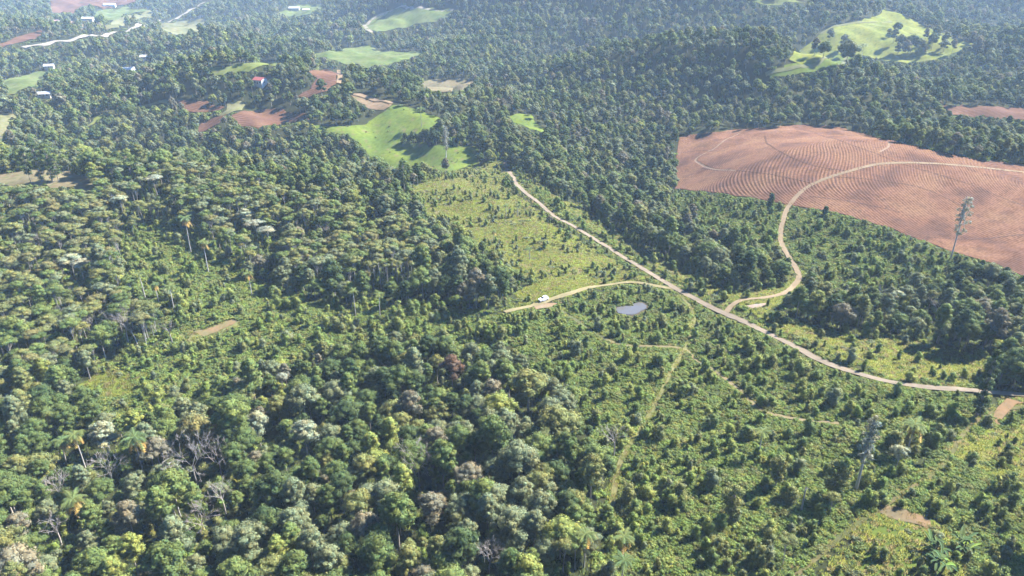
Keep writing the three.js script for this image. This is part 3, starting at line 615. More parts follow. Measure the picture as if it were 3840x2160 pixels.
// low shrub or weed hump
function lowShrub(n, size) {
  const lobes = [], m = 9;
  for (let k = 0; k < m; k++) { const a = k * 2.4, q = Math.sqrt((k + 0.2) / m), r = rr(0.4, 0.75); lobes.push({ c: V(Math.cos(a) * q * 1.4, rr(0.3, 0.8) * (1.15 - 0.5 * q), Math.sin(a) * q * 1.2), r: [r, r * rr(0.6, 1), r] }); }
  return { crown: leafyLobes(lobes, n, size, -0.2, 0.7), width: 3, height: 1.6 };
}
function grassTuft() {
  const c = new Cloud();
  for (let k = 0; k < 46; k++) {
    const a = rr(0, 6.28), q = Math.sqrt(rnd()) * 0.75, b = V(Math.cos(a) * q, -0.1, Math.sin(a) * q), lean = ball().setY(0).multiplyScalar(rr(0.1, 0.45)), top = b.clone().add(lean).add(V(0, rr(0.3, 0.75), 0)), s = V(-Math.sin(a * 3), 0, Math.cos(a * 3)).multiplyScalar(rr(0.06, 0.16));
    c.face([b.clone().add(s), b.clone().sub(s), top], [V(lean.x, 0.9, lean.z).normalize()], leafTone(0.2));
  }
  return { crown: c.build(), width: 1.6, height: 0.6 };
}

// ---------------------------------------------------------------- plant materials
const leafMats = new Map();
function leafMat(color, through = 0.42) {
  const key = color.join() + through;
  if (!leafMats.has(key)) leafMats.set(key, new THREE.MeshPhysicalMaterial({ color: new THREE.Color().setRGB(...color), vertexColors: true, roughness: 0.8, transmission: through, thickness: 0, side: THREE.DoubleSide, specularIntensity: 0.12 }));
  return leafMats.get(key);
}
const WHITE_LEAF = leafMat([1, 1, 1]);
const barkMats = new Map();
const barkMat = (c) => { const k = c.join(); if (!barkMats.has(k)) barkMats.set(k, mat(c, 0.9, { vertexColors: true })); return barkMats.get(k); };
const GREY_BARK = [0.20, 0.17, 0.14], PALE_BARK = [0.27, 0.245, 0.215], DEAD_BARK = [0.25, 0.22, 0.195];
// leaf colours (linear base colours)
const TONES = {
  'deep green': [0.098, 0.130, 0.036], 'mid green': [0.142, 0.178, 0.048], 'olive green': [0.178, 0.182, 0.058], 'yellow-green': [0.225, 0.245, 0.058],
  'grey-green': [0.172, 0.190, 0.092], 'tan-grey': [0.195, 0.172, 0.105], 'dark green': [0.068, 0.098, 0.032], 'brownish olive': [0.178, 0.166, 0.062], 'silvery green': [0.285, 0.295, 0.175], 'fresh green': [0.165, 0.215, 0.046], 'dusty grey': [0.23, 0.235, 0.165],
};
const FOREST_MIX = ['deep green', 'deep green', 'deep green', 'mid green', 'mid green', 'mid green', 'mid green', 'mid green', 'olive green', 'olive green', 'olive green', 'yellow-green', 'grey-green', 'grey-green', 'grey-green', 'dark green', 'dark green', 'tan-grey'];
const FLAT_MIX = ['olive green', 'brownish olive', 'olive green', 'olive green', 'mid green', 'mid green', 'grey-green', 'deep green'];
const YOUNG_MIX = ['mid green', 'fresh green', 'mid green', 'grey-green', 'yellow-green', 'yellow-green', 'olive green', 'fresh green'];
const SHRUB_TONES = ['mid green', 'yellow-green', 'fresh green', 'fresh green', 'mid green', 'fresh green', 'olive green'];

const SHAPES = {
  forest: [0, 1, 2, 3, 4, 5, 6, 7].map((k) => forestTree(3200, 0.34, 20 + k * 3 % 8, [1, 1.2, 0.85, 1.1, 0.95, 1.25, 0.9, 1.05][k], [1, 0.8, 1.18, 0.95, 1.3, 0.72, 1.05, 0.88][k])),
  forestFar: [0, 1, 2, 3, 4].map((k) => forestTree(460, 0.9, 12 + k % 3, [1, 1.12, 0.9, 1.2, 0.95][k], [1, 0.92, 1.1, 0.9, 1.15][k])),
  flat: [0, 1, 2, 3, 4, 5, 6].map(() => flatTree(1500, 0.31)),
  young: [0, 1, 2, 3, 4, 5].map((k) => youngTree(k % 3 === 2 ? 420 : 520, 0.26, k % 3 === 2)),
  shrub: [0, 1, 2, 3].map(() => lowShrub(460, 0.25)),
  tuft: [0, 1, 2].map(() => grassTuft()),
};

// ---------------------------------------------------------------- where plants stand
const toImage = (x, y, z) => { const yy = y - CAM_Y, depth = -z * cosP - yy * sinP, up = yy * cosP - z * sinP; return [IMG_W / 2 + FOCAL * x / depth, IMG_H / 2 - FOCAL * up / depth, depth]; };
const inView = (x, z, m = 60) => { const depth = -z * cosP + CAM_Y * sinP; return z < 0 && Math.abs(x) < depth * 0.7265 + m; };
// how tall a plant at (x, z) may be before it would hide ground that the photograph shows open
function roomFor(x, z, want, blocked, nearMargin) {
  const y = height(x, z), d = Math.hypot(x, z), ux = x / d, uz = z / d, slope = (CAM_Y - y - want) / d;
  if (blocked(x, z, nearMargin)) return 0;
  let room = want;
  for (let t = 2.5; t < 300; t = t * 1.13 + 1.5) {
    const px = x + ux * t, pz = z + uz * t, g = height(px, pz), ray = y + want - slope * t;
    if (ray < g) break;
    if (blocked(px, pz, 0)) { room = Math.min(room, g + slope * t - y); break; }
  }
  return room;
}
const plants = { forest: [], flat: [], young: [], shrub: [], tuft: [] };
const put = (kind, x, z, s, tone, variant, dy = 0) => plants[kind].push({ x, y: height(x, z) + dy, z, s, tone, variant, turn: rr(0, 6.2832), d: Math.hypot(x, z), lean: 0 });
const tallBlocked = (x, z, m) => nearSpot(x, z) || isOpen(x, z, m) || isGrassy(x, z) || isYoung(x, z);
const lowBlocked = (x, z, m) => isOpen(x, z, m);
// scattered tall trees of the tall wood, near to far
for (let z = 60; z > -2750;) {
  const far = -z, cell = far < 500 ? 5.0 : far < 900 ? 6.6 : far < 1400 ? 9 : 11.5;
  const halfW = (far * cosP + CAM_Y * sinP) * 0.7265 + 50;
  for (let x = -halfW; x < halfW; x += cell) {
    const px = x + rr(-0.45, 0.45) * cell, pz = z + rr(-0.45, 0.45) * cell;
    if (pz > -70 || noise(px, pz, 40, 51) < -0.82) continue;
    const d = Math.hypot(px, pz), flatZone = d < 620 && isFlatTop(px, pz) && noise(px, pz, 30, 52) > -0.5;
    if (flatZone && rnd() < 0.94) continue;
    const grow = d > 900 ? 1.3 : d > 650 ? 1.1 : d < 260 ? 1.14 : 1;
    const s0 = (flatZone ? rr(0.75, 1.2) : rr(0.5, 1.0) + (rnd() < 0.14 ? rr(0.1, 0.45) : 0)) * grow * (d > 1400 ? 1.2 : 1), want = (flatZone ? 11.5 : 12) * s0;
    const room = roomFor(px, pz, want, tallBlocked, 2.5);
    if (room < want * 0.32) {
      const low = d > 430 && !isYoung(px, pz) && !isGrassy(px, pz) ? roomFor(px, pz, 3.5, lowBlocked, 2) : 0;
      if (low > 0.6) for (let k = 0; k < 4; k++) { const qx = px + rr(-3.2, 3.2) * (k > 0), qz = pz + rr(-3.2, 3.2) * (k > 0); if (!lowBlocked(qx, qz, 1.5)) put('shrub', qx, qz, Math.min(2.2, low / 1.5) * rr(0.6, 1), pick(SHRUB_TONES), Math.floor(rnd() * 4)); }
      continue;
    }
    const s = s0 * Math.min(1, room / want), patch = noise(px, pz, 70, 53);
    let tone = pick(flatZone ? FLAT_MIX : FOREST_MIX);
    if (patch > 0.45 && rnd() < 0.5) tone = 'grey-green';
    if (patch < -0.5 && rnd() < 0.5) tone = 'deep green';
    put(flatZone ? 'flat' : 'forest', px, pz, s, tone, Math.floor(rnd() * 8));
  }
  z -= cell;
}
for (let z = -120; z > -620; z -= 4.3) {
  const halfW = (-z * cosP + CAM_Y * sinP) * 0.7265 + 40;
  for (let x = -halfW; x < halfW; x += 4.3) {
    const px = x + rr(-1.9, 1.9), pz = z + rr(-1.9, 1.9);
    if (!isFlatTop(px, pz) || noise(px, pz, 30, 52) < -0.5 || noise(px, pz, 17, 57) < -0.72) continue;
    const s0 = rr(0.7, 1.15), want = 11.5 * s0, room = roomFor(px, pz, want, tallBlocked, 2);
    if (room > want * 0.4) put('flat', px, pz, s0 * Math.min(1, room / want), pick(FLAT_MIX), Math.floor(rnd() * 7));
  }
}
// small trees and shrubs under and between the tall ones, near part only
for (let z = -70; z > -520; z -= 3.4) {
  const halfW = (-z * cosP + CAM_Y * sinP) * 0.7265 + 30;
  for (let x = -halfW; x < halfW; x += 3.4) {
    const px = x + rr(-1.7, 1.7), pz = z + rr(-1.7, 1.7);
    if (isYoung(px, pz) || isGrassy(px, pz) || rnd() < (z > -260 ? 0.5 : 0.15)) continue;
    const room = roomFor(px, pz, 5, lowBlocked, 1.6);
    if (room < 0.5) continue;
    if (rnd() < 0.55 && room > 2) put('young', px, pz, Math.min(room / 4, rr(0.9, 1.7)), pick(YOUNG_MIX), Math.floor(rnd() * 6)); else put('shrub', px, pz, Math.min(room / 1.6, rr(0.9, 1.7)), pick(SHRUB_TONES), Math.floor(rnd() * 4));
  }
}
// regrowth
for (let z = -80; z > -480; z -= 1.4) {
  const halfW = (-z * cosP + CAM_Y * sinP) * 0.7265 + 20;
  for (let x = -halfW; x < halfW; x += 1.4) {
    const px = x + rr(-0.7, 0.7), pz = z + rr(-0.7, 0.7);
    if (!isYoung(px, pz)) continue;
    const grassy = isGrassy(px, pz), thick = noise(px, pz, 24, 54) + 0.5 * noise(px, pz, 8, 55);
    if (rnd() < (grassy ? 0.95 - 0.1 * thick : 0.12 - 0.2 * thick)) { if (!grassy && !lowBlocked(px, pz, 0)) put('tuft', px, pz, rr(0.7, 1.3), pick(['grass lime', 'grass green', 'grass green']), Math.floor(rnd() * 3)); continue; }
    const clump = noise(px, pz, 12, 58), tree = rnd() < 0.12 + 0.16 * clump, s = tree ? rr(0.5, 1.1) * (1.1 + 0.4 * clump) : rr(0.5, 0.85) * (1.15 + 0.35 * clump), tall = tree ? 4 * s : 1.7 * s;
    const room = roomFor(px, pz, tall, lowBlocked, 1.0);
    if (room < tall * 0.4) continue;
    put(tree ? 'young' : 'shrub', px, pz, s * Math.min(1, room / tall), pick(tree ? YOUNG_MIX : SHRUB_TONES), Math.floor(rnd() * 12));
  }
}
// shrubs in the clearings stand in loose rows
for (const p of GRASSY) for (let z = p.z0; z < p.z1; z += 2.4) for (let x = p.x0; x < p.x1; x += 2.4) {
  const px = x + rr(-1.1, 1.1), pz = z + rr(-1.1, 1.1);
  if (!inside(p, px, pz) || lowBlocked(px, pz, 1)) continue;
  const row = Math.sin((px * 0.25 + pz) / 10 * 2) * 0.85 + noise(px, pz, 18, 56) * 0.9, edge = nearestOn(p, px, pz)[2] < 5 ? 0.3 : 0;
  if (row + edge + (p === CLEARING.gully || p === CLEARING.verge ? 0.35 : p === CLEARING.main ? (pz < -330 ? 0.35 : 0.05) : p === CLEARING.meadow ? -0.7 : -0.35) < 0.0 || rnd() < 0.25) continue;
  const tree = rnd() < 0.3, s = tree ? rr(0.45, 1.0) : rr(0.4, 0.95), room = roomFor(px, pz, tree ? 4 * s : 1.7 * s, lowBlocked, 1);
  if (room > 0.8) put(tree ? 'young' : 'shrub', px, pz, Math.min(s, room / (tree ? 4 : 1.7)), pick(tree ? YOUNG_MIX : ['olive green', 'olive green', 'yellow-green', 'mid green', 'grey-green']), Math.floor(rnd() * 12));
}
// grass tufts over clearings and gaps
for (const p of GRASSY) for (let z = p.z0; z < p.z1; z += 1.0) for (let x = p.x0; x < p.x1; x += 1.0) {
  const px = x + rr(-0.5, 0.5), pz = z + rr(-0.5, 0.5);
  if (inside(p, px, pz) && !lowBlocked(px, pz, 0.5) && rnd() < 0.75) put('tuft', px, pz, rr(0.55, 1.15), pick(['grass lime', 'grass green', 'grass straw', 'grass lime']), Math.floor(rnd() * 3), 0.25);
}
// weeds and grass along the edges of roads and over the narrow paths
for (const [key, p] of Object.entries(ROADS)) if (p.width < 3) for (const [x, z] of p) for (let k = 0; k < 7; k++) {
  const narrow = p.width < 1.4 || key === 'fork', a = rr(0, 6.2832), q = narrow ? rr(0.2, 2.2) : rr(p.width / 2 + 0.3, p.width / 2 + 2.6), px = x + Math.cos(a) * q, pz = z + Math.sin(a) * q;
  if (Math.hypot(px, pz) > 520 || OPEN.some((o) => inside(o, px, pz)) || (!narrow && isOpen(px, pz, 0.15)) || (narrow && key !== 'gapShade' && q < 0.85 && rnd() < (key === 'fork' ? 1 : 0.5))) continue;
  if (rnd() < 0.72) put('tuft', px, pz, rr(0.5, 0.95), pick(['grass lime', 'grass green', 'grass green', 'grass straw']), Math.floor(rnd() * 3), 0.15);
  else if (q > 1.2 && roomFor(px, pz, 0.8, lowBlocked, 0.4) > 0.5) put('shrub', px, pz, rr(0.25, 0.5), pick(SHRUB_TONES), Math.floor(rnd() * 4));
}
for (const p of [SAND.slip, SAND.bank]) for (let k = 0; k < 60; k++) { const x = rr(p.x0, p.x1), z = rr(p.z0, p.z1); if (inside(p, x, z)) put('tuft', x, z, rr(0.5, 0.9), 'grass straw', k % 3, 0.2); }
// undergrowth on the floor of the near wood
for (let z = -70; z > -330; z -= 2.1) {
  const halfW = (-z * cosP + CAM_Y * sinP) * 0.7265 + 10;
  for (let x = -halfW; x < halfW; x += 2.1) { const px = x + rr(-1, 1), pz = z + rr(-1, 1); if (!isYoung(px, pz) && !isGrassy(px, pz) && !lowBlocked(px, pz, 0.6)) put('tuft', px, pz, rr(0.7, 1.5), pick(['grass green', 'fresh green', 'deep green', 'dark green']), Math.floor(rnd() * 3)); }
}
// bushes and a dark copse on the sloping pasture
for (let k = 0; k < 150; k++) { const p = PASTURE.slope, x = rr(p.x0, p.x1), z = rr(p.z0, p.z1); if (inside(p, x, z) && noise(x, z, 30, 59) > 0) put('shrub', x, z, rr(0.25, 0.6), pick(['olive green', 'mid green']), k % 4, 0.5); }
for (let k = 0; k < 16; k++) { const [x, z] = at(1014 + k * 5 + rr(-3, 3), 366 - 0.2 * k + rr(-9, 2)); put('forest', x, z, rr(0.5, 0.8), pick(['dark green', 'deep green']), k % 6); }
Object.assign(TONES, { 'grass lime': [0.195, 0.205, 0.040], 'grass green': [0.135, 0.160, 0.036], 'grass straw': [0.190, 0.155, 0.062] });

// ---------------------------------------------------------------- plants as objects: the 300 that show largest of each kind, the rest as one mass
const m4 = new THREE.Matrix4(), q4 = new THREE.Quaternion(), UPV = V(0, 1, 0);
function place(o, t, stretch = 1) { o.position.set(t.x, t.y, t.z); o.rotation.y = t.turn; o.scale.set(t.s, t.s * stretch, t.s); }
function mass(name, list, shapeOf, trunkColor, label, category) {
  const g = new THREE.Group();
  g.name = numbered(name);
  scene.add(g);
  tag(g, label, category, null, 'stuff');
  const sets = new Map();
  for (const t of list) { const s = shapeOf(t); if (!sets.has(s)) sets.set(s, []); sets.get(s).push(t); }
  const c = new THREE.Color();
  for (const [shape, items] of sets) {
    const crowns = lit(new THREE.InstancedMesh(shape.crown, WHITE_LEAF, items.length)), trunks = trunkColor && shape.trunk ? lit(new THREE.InstancedMesh(shape.trunk, barkMat(trunkColor), items.length)) : null;
    crowns.name = 'crowns';
    if (trunks) trunks.name = 'trunks';
    items.forEach((t, k) => {
      q4.setFromAxisAngle(UPV, t.turn);
      m4.compose(V(t.x, t.y, t.z), q4, V(t.s, t.s, t.s));
      crowns.setMatrixAt(k, m4);
      if (trunks) { trunks.setMatrixAt(k, m4); trunks.setColorAt(k, c.setScalar(0.75 + 0.9 * Math.abs(noise(t.x, t.z, 0.9, 62)))); }
      const b = 1 + 0.16 * noise(t.x, t.z, 0.7, 61);
      crowns.setColorAt(k, c.setRGB(...mul3(TONES[t.tone], b)));
    });
    g.add(crowns);
    if (trunks) g.add(trunks);
  }
}
function single(t, shape, name, label, category, group, trunkColor) {
  const o = new THREE.Group();
  o.name = numbered(name);
  place(o, t);
  const crown = lit(new THREE.Mesh(shape.crown, leafMat(TONES[t.tone])));
  crown.name = shape.trunk ? 'crown' : 'foliage';
  o.add(crown);
  if (shape.trunk) { const k = lit(new THREE.Mesh(shape.trunk, barkMat(trunkColor))); k.name = 'trunk'; o.add(k); }
  scene.add(o);
  return tag(o, label, category, group);
}
function largest(list, tall, n = 300) {
  const seen = [], rest = [];
  for (const t of list) { const [u, v] = toImage(t.x, t.y + tall * t.s, t.z); t.show = t.s / t.d; (u > 15 && u < IMG_W - 15 && v > 10 && v < IMG_H - 15 ? seen : rest).push(t); }
  seen.sort((a, b) => b.show - a.show);
  return [seen.slice(0, n), rest.concat(seen.slice(n))];
}
const forestShape = (t) => t.d < 650 ? SHAPES.forest[t.variant % 8] : SHAPES.forestFar[t.variant % 5];
const flatShape = (t) => SHAPES.flat[t.variant % 7], youngShape = (t) => SHAPES.young[t.variant % 6], shrubShape = (t) => SHAPES.shrub[t.variant % 4], tuftShape = (t) => SHAPES.tuft[t.variant % 3];
const sized = (t, a, b) => t.s < a ? 'small' : t.s > b ? 'broad' : 'mid-sized';
const ORD = ['first', 'second', 'third', 'fourth', 'fifth', 'sixth', 'seventh', 'eighth', 'ninth', 'tenth', 'eleventh', 'twelfth', 'thirteenth', 'fourteenth', 'fifteenth', 'sixteenth', 'seventeenth', 'eighteenth', 'nineteenth', 'twentieth'];
// each plant gets words of its own: size, tone and the part of the wood it stands in, then its place in the row
function distinct(list, tall, a, b, places, noun) {
  const rows = new Map();
  for (const t of list) {
    const [u, v] = toImage(t.x, t.y + tall * t.s, t.z), place = places.find((p) => v > p[0])[1];
    t.across = u;
    t.words = `${sized(t, a, b)} ${t.tone} ${noun} ${place}`;
    if (!rows.has(t.words)) rows.set(t.words, []);
    rows.get(t.words).push(t);
  }
  for (const [words, row] of rows) {
    row.sort((p, q) => p.across - q.across).forEach((t, k) => {
      const one = words.replace(noun, noun.replace(/s$/, ''));
      t.label = row.length === 1 ? one : k === 0 ? `leftmost of ${words}` : k === row.length - 1 ? `rightmost of ${words}` : k < 20 ? `${ORD[k]} from left of ${words}` : `${ORD[row.length - 1 - k] ?? 'middle'} from right of ${words}`;
      t.group = words;
    });
  }
}
const NEAR_PLACES = [[1380, 'along the bottom edge'], [1320, 'just above the bottom edge'], [1260, 'below the largest bare tree'], [1190, 'level with the bare tree'], [1110, 'level with the large palm'], [1000, 'behind the large palm'], [-99, 'behind the near wood']];
const FLAT_PLACES = [[880, 'level with the bright opening'], [780, 'level with the grassy pocket'], [700, 'below the two tall palms'], [620, 'level with the second palm'], [560, 'level with the tallest palm'], [-99, 'at the wood crest']];
const YOUNG_PLACES = [[1380, 'along the bottom edge'], [1300, 'level with the footpath end'], [1220, 'level with the earth slip'], [1140, 'level with the lower meadow'], [1060, 'level with the cross path'], [940, 'below the pond'], [-99, 'level with the pond']];
{
  const [near, rest] = largest(plants.forest, 10);
  distinct(near, 10, 0.75, 1.0, NEAR_PLACES, 'round trees');
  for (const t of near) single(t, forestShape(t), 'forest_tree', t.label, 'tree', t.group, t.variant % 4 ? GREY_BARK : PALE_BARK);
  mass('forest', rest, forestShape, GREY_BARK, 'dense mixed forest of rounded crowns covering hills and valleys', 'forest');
}
{
  const [near, rest] = largest(plants.flat, 10);
  distinct(near, 10, 0.88, 1.08, FLAT_PLACES, 'flat-topped trees');
  for (const t of near) single(t, flatShape(t), 'flat_topped_tree', t.label, 'tree', t.group, PALE_BARK);
  mass('flat_topped_wood', rest, flatShape, PALE_BARK, 'wood of olive flat-topped trees on thin pale trunks', 'forest');
}
{
  const [near, rest] = largest(plants.young, 3);
  distinct(near, 3, 1.0, 1.25, YOUNG_PLACES, 'young trees');
  for (const t of near) single(t, youngShape(t), 'young_tree', t.label, 'young tree', t.group);
  mass('regrowth_thicket', rest, youngShape, null, 'thicket of upright young trees below the gravel road', 'regrowth');
}
{
  const [near, rest] = largest(plants.shrub, 1);
  distinct(near, 1, 1.1, 1.35, YOUNG_PLACES, 'low shrubs');
  for (const t of near) single(t, shrubShape(t), 'shrub', t.label, 'shrub', t.group);
  mass('undergrowth', rest, shrubShape, null, 'leafy undergrowth of low shrubs and weeds', 'undergrowth');
}
mass('grass_tufts', plants.tuft, tuftShape, null, 'tall grass tufts covering the clearings', 'grass');
console.log('plants', Object.entries(plants).map(([k, v]) => k + ' ' + v.length).join(', '));
// ---------------------------------------------------------------- palms
function palmCrown(n, old) {
  const c = new Cloud(), dead = new Cloud();
  const frond = (cloud, a, lift, len, droop, tone) => {
    const out = V(Math.cos(a), 0, Math.sin(a)), side = V(-Math.sin(a), 0, Math.cos(a)), m = 12;
    for (let k = 0; k < m; k++) {
      const p = (t) => out.clone().multiplyScalar(len * t * (1 - 0.18 * droop * t)).add(V(0, len * (lift * t - droop * t * t), 0)), t0 = k / m, t1 = (k + 1) / m, q0 = p(t0), q1 = p(t1), w = 0.62 * Math.sin(Math.PI * (0.12 + 0.8 * t0)) + 0.06;
      for (const s of [-1, 1]) {
        const tip = q1.clone().addScaledVector(side, s * w * rr(0.8, 1.15)).add(V(0, -w * rr(0.25, 0.7), 0)).addScaledVector(out, 0.12);
        cloud.face([q0, q1, tip], [V(side.x * s * 0.3, 0.95, side.z * s * 0.3).normalize()], mul3(tone, rr(0.85, 1.15)));
      }
    }
  };
  for (let k = 0; k < n; k++) frond(c, k * 2.4, rr(0.25, 1.1), rr(2.0, 2.9), rr(0.55, 1.15), leafTone(0.15));
  for (let k = 0; k < old; k++) frond(dead, k * 2.4 + 1, rr(-0.3, 0.1), rr(1.7, 2.4), rr(0.9, 1.3), leafTone(0.2));
  return [c.build(), old ? dead.build() : null];
}
const palmCrowns = { full: palmCrown(24, 0)[0], loose: palmCrown(18, 0)[0] }, palmSkirts = [palmCrown(4, 9)[1], palmCrown(4, 16)[1]];
PALMS.forEach(([, , h, s, skirt, label], k) => {
  const o = new THREE.Group(), p = palmSpots[k];
  o.name = numbered('palm_tree'); o.position.copy(p); o.rotation.y = k * 1.7;
  const t = new Cloud(), bend = rr(0.1, 0.5);
  t.tube([0, 0.25, 0.5, 0.75, 1].map((q) => V(bend * q * q, q * h * 0.97 - (q ? 0 : 0.5), 0)), [0.24, 0.17, 0.15, 0.14, 0.13].map((r) => r * (h > 12 ? 1.15 : 1)), 7, [1, 1, 1]);
  const add = (name, g, m) => { const q = lit(new THREE.Mesh(g, m)); q.name = name; o.add(q); return q; };
  add('trunk', t.build(), barkMat([0.30, 0.275, 0.24]));
  const c = add('crown', k % 2 ? palmCrowns.full : palmCrowns.loose, leafMat(k % 3 ? [0.115, 0.14, 0.042] : [0.09, 0.125, 0.042], 0.35));
  c.position.set(bend, h * 0.965, 0); c.scale.setScalar(s);
  if (skirt) { const d = add('old_fronds', palmSkirts[skirt > 0.5 ? 1 : 0], leafMat([0.25, 0.17, 0.05], 0.2)); d.position.set(bend, h * 0.955, 0); d.scale.setScalar(s * 0.95); }
  scene.add(o);
  tag(o, label, 'palm', 'palm trees');
});

// ---------------------------------------------------------------- bare trees
function bareTree(h, spread, levels) {
  const trunk = new Cloud(), limbs = new Cloud(), W = [1, 1, 1];
  const fork = h * (levels > 2 ? 0.45 : 0.9), top = V(rr(-0.4, 0.4), fork, rr(-0.4, 0.4));
  trunk.tube([V(0, -0.5, 0), V(rr(-0.2, 0.2), fork * 0.5, rr(-0.2, 0.2)), top], [0.26, 0.19, 0.15], 6, W);
  const grow = (from, dir, len, r, level) => {
    const mid = from.clone().addScaledVector(dir, len * 0.5).add(ball().multiplyScalar(len * 0.1)), end = from.clone().addScaledVector(dir, len).add(ball().multiplyScalar(len * 0.12));
    limbs.tube([from, mid, end], [r, r * 0.8, r * 0.55], level < 2 ? 4 : 3, mul3(W, rr(0.85, 1.1)));
    if (level <= 0) return;
    for (let k = level > 3 ? 3 : rnd() < 0.5 ? 3 : 2; k > 0; k--) grow(k === 1 ? end : mid.clone().lerp(end, rr(0.2, 1)), dir.clone().addScaledVector(ball(), 0.75).add(V(0, 0.12, 0)).normalize(), len * rr(0.55, 0.8), Math.max(0.03, r * 0.62), level - 1);
  };
  const n = levels > 2 ? 5 : 2;
  for (let k = 0; k < n; k++) { const a = k * 6.28 / n + rr(-0.4, 0.4), up = rr(0.5, 1.3); grow(top.clone().multiplyScalar(rr(0.85, 1)), V(Math.cos(a) * spread, up * (h - fork), Math.sin(a) * spread).normalize(), Math.hypot(spread, h - fork) * 0.42, 0.085, levels - 1); }
  return [trunk.build(), limbs.build()];
}
BARE.forEach(([, , h, spread, levels, label], k) => {
  const o = new THREE.Group(), [t, l] = bareTree(h, spread, levels), m = barkMat(k % 3 === 1 ? [0.22, 0.185, 0.165] : DEAD_BARK);
  o.name = numbered('bare_tree'); o.position.copy(bareSpots[k]); o.rotation.set(rr(-0.06, 0.06), rr(0, 6), rr(-0.06, 0.06));
  for (const [name, g] of [['trunk', t], ['limbs', l]]) { const q = lit(new THREE.Mesh(g, m)); q.name = name; o.add(q); }
  scene.add(o);
  tag(o, label, 'tree', 'bare trees');
});
COPSE.forEach(([, , h], k) => {
  const lobes = [0, 1, 2].map(() => ({ c: V(rr(-0.9, 0.9), h - rr(0.3, 1.5), rr(-0.9, 0.9)), r: [rr(0.7, 1.2), rr(0.5, 0.8), rr(0.7, 1.2)] }));
  const t = { x: copseSpots[k].x, y: copseSpots[k].y, z: copseSpots[k].z, s: 1, turn: rr(0, 6), tone: 'olive green' };
  single(t, { crown: leafyLobes(lobes, 260, 0.33, -0.4, 0.6), trunk: trunkGeometry(h - 0.6, 0.14, rr(0.2, 0.9), lobes.map((l) => l.c)) }, 'slim_tree', (k ? k === 9 ? 'rightmost' : ORD[k] + ' from left' : 'leftmost') + ' of the slim pale-trunked trees clumped at the wood edge', 'tree', 'clump of slim pale trunks', PALE_BARK);
});

// ---------------------------------------------------------------- tall airy trees
TALL.forEach(([, , h, R, tone, share, label], k) => {
  const lobes = [], n = Math.round(13 + h * 0.6), slim = h > 18;
  for (let q = 0; q < n; q++) {
    const t = (q + rr(0, 0.8)) / n, a = q * 2.4, w = R * (slim ? 0.35 + 0.5 * Math.sin(Math.PI * Math.min(1, t * 0.9 + 0.1)) : Math.sin(Math.PI * (0.12 + 0.76 * t))), r = rr(0.55, 1.05) * (0.7 + 0.18 * R) * (share < 0.6 ? 0.7 : 1);
    lobes.push({ c: V(Math.cos(a) * w * rr(0.3, 0.85), lerp(h * (slim ? (share < 0.6 ? 0.42 : 0.12) : 0.25), h * 0.97, t), Math.sin(a) * w * rr(0.3, 0.85)), r: [r, r * rr(0.6, 0.9), r] });
  }
  const p = tallSpots[k];
  single({ x: p.x, y: p.y, z: p.z, s: 1, turn: rr(0, 6), tone }, { crown: leafyLobes(lobes, (slim ? 3200 : 1900) * share, 0.42, -0.8, share < 0.6 ? 0 : 0.6, 0.9), trunk: trunkGeometry(h * 0.95, slim ? 0.34 : 0.2, 0.5, lobes.map((l) => l.c)) }, 'tall_tree', label, 'tree', 'tall airy trees', share < 0.6 ? [0.34, 0.315, 0.28] : GREY_BARK);
});

// ---------------------------------------------------------------- crowns that stand out, and trees in the hillside pasture
Object.assign(TONES, { cream: [0.29, 0.285, 0.19], rust: [0.16, 0.10, 0.06] });
PALEST.forEach(([, , h, s, tone, shape, label], k) => {
  const p = paleSpots[k], sh = shape === 'flat' ? SHAPES.flat[k % 7] : SHAPES.forest[k % 8], t = { x: p.x, y: p.y, z: p.z, s, turn: rr(0, 6), tone }, o = single(t, sh, shape === 'flat' ? 'flat_topped_tree' : 'forest_tree', label, 'tree', 'single crowns that stand out', PALE_BARK);
  o.scale.y = h / sh.height;
});
const fieldOrder = FIELD_TREES.map((t, k) => [t[0], k]).sort((a, b) => a[0] - b[0]).map((t) => t[1]);
FIELD_TREES.forEach(([, , h], k) => {
  const rank = fieldOrder.indexOf(k), nth = rank < 11 ? ORD[rank] + ' from left' : ORD[21 - rank] + ' from right';
  const p = fieldTreeSpots[k], sh = SHAPES.forest[k % 8], s = h / sh.height, tone = ['grey-green', 'tan-grey', 'deep green', 'grey-green'][k % 4];
  single({ x: p.x, y: p.y, z: p.z, s, turn: k, tone }, sh, 'pasture_tree', `${h > 18 ? 'large' : h > 15 ? 'mid-sized' : 'small'} ${tone} tree, ${nth} on the bright hillside pasture`, 'tree', `${h > 18 ? 'large' : h > 15 ? 'mid-sized' : 'small'} ${tone} trees of the bright hillside pasture`, GREY_BARK);
});

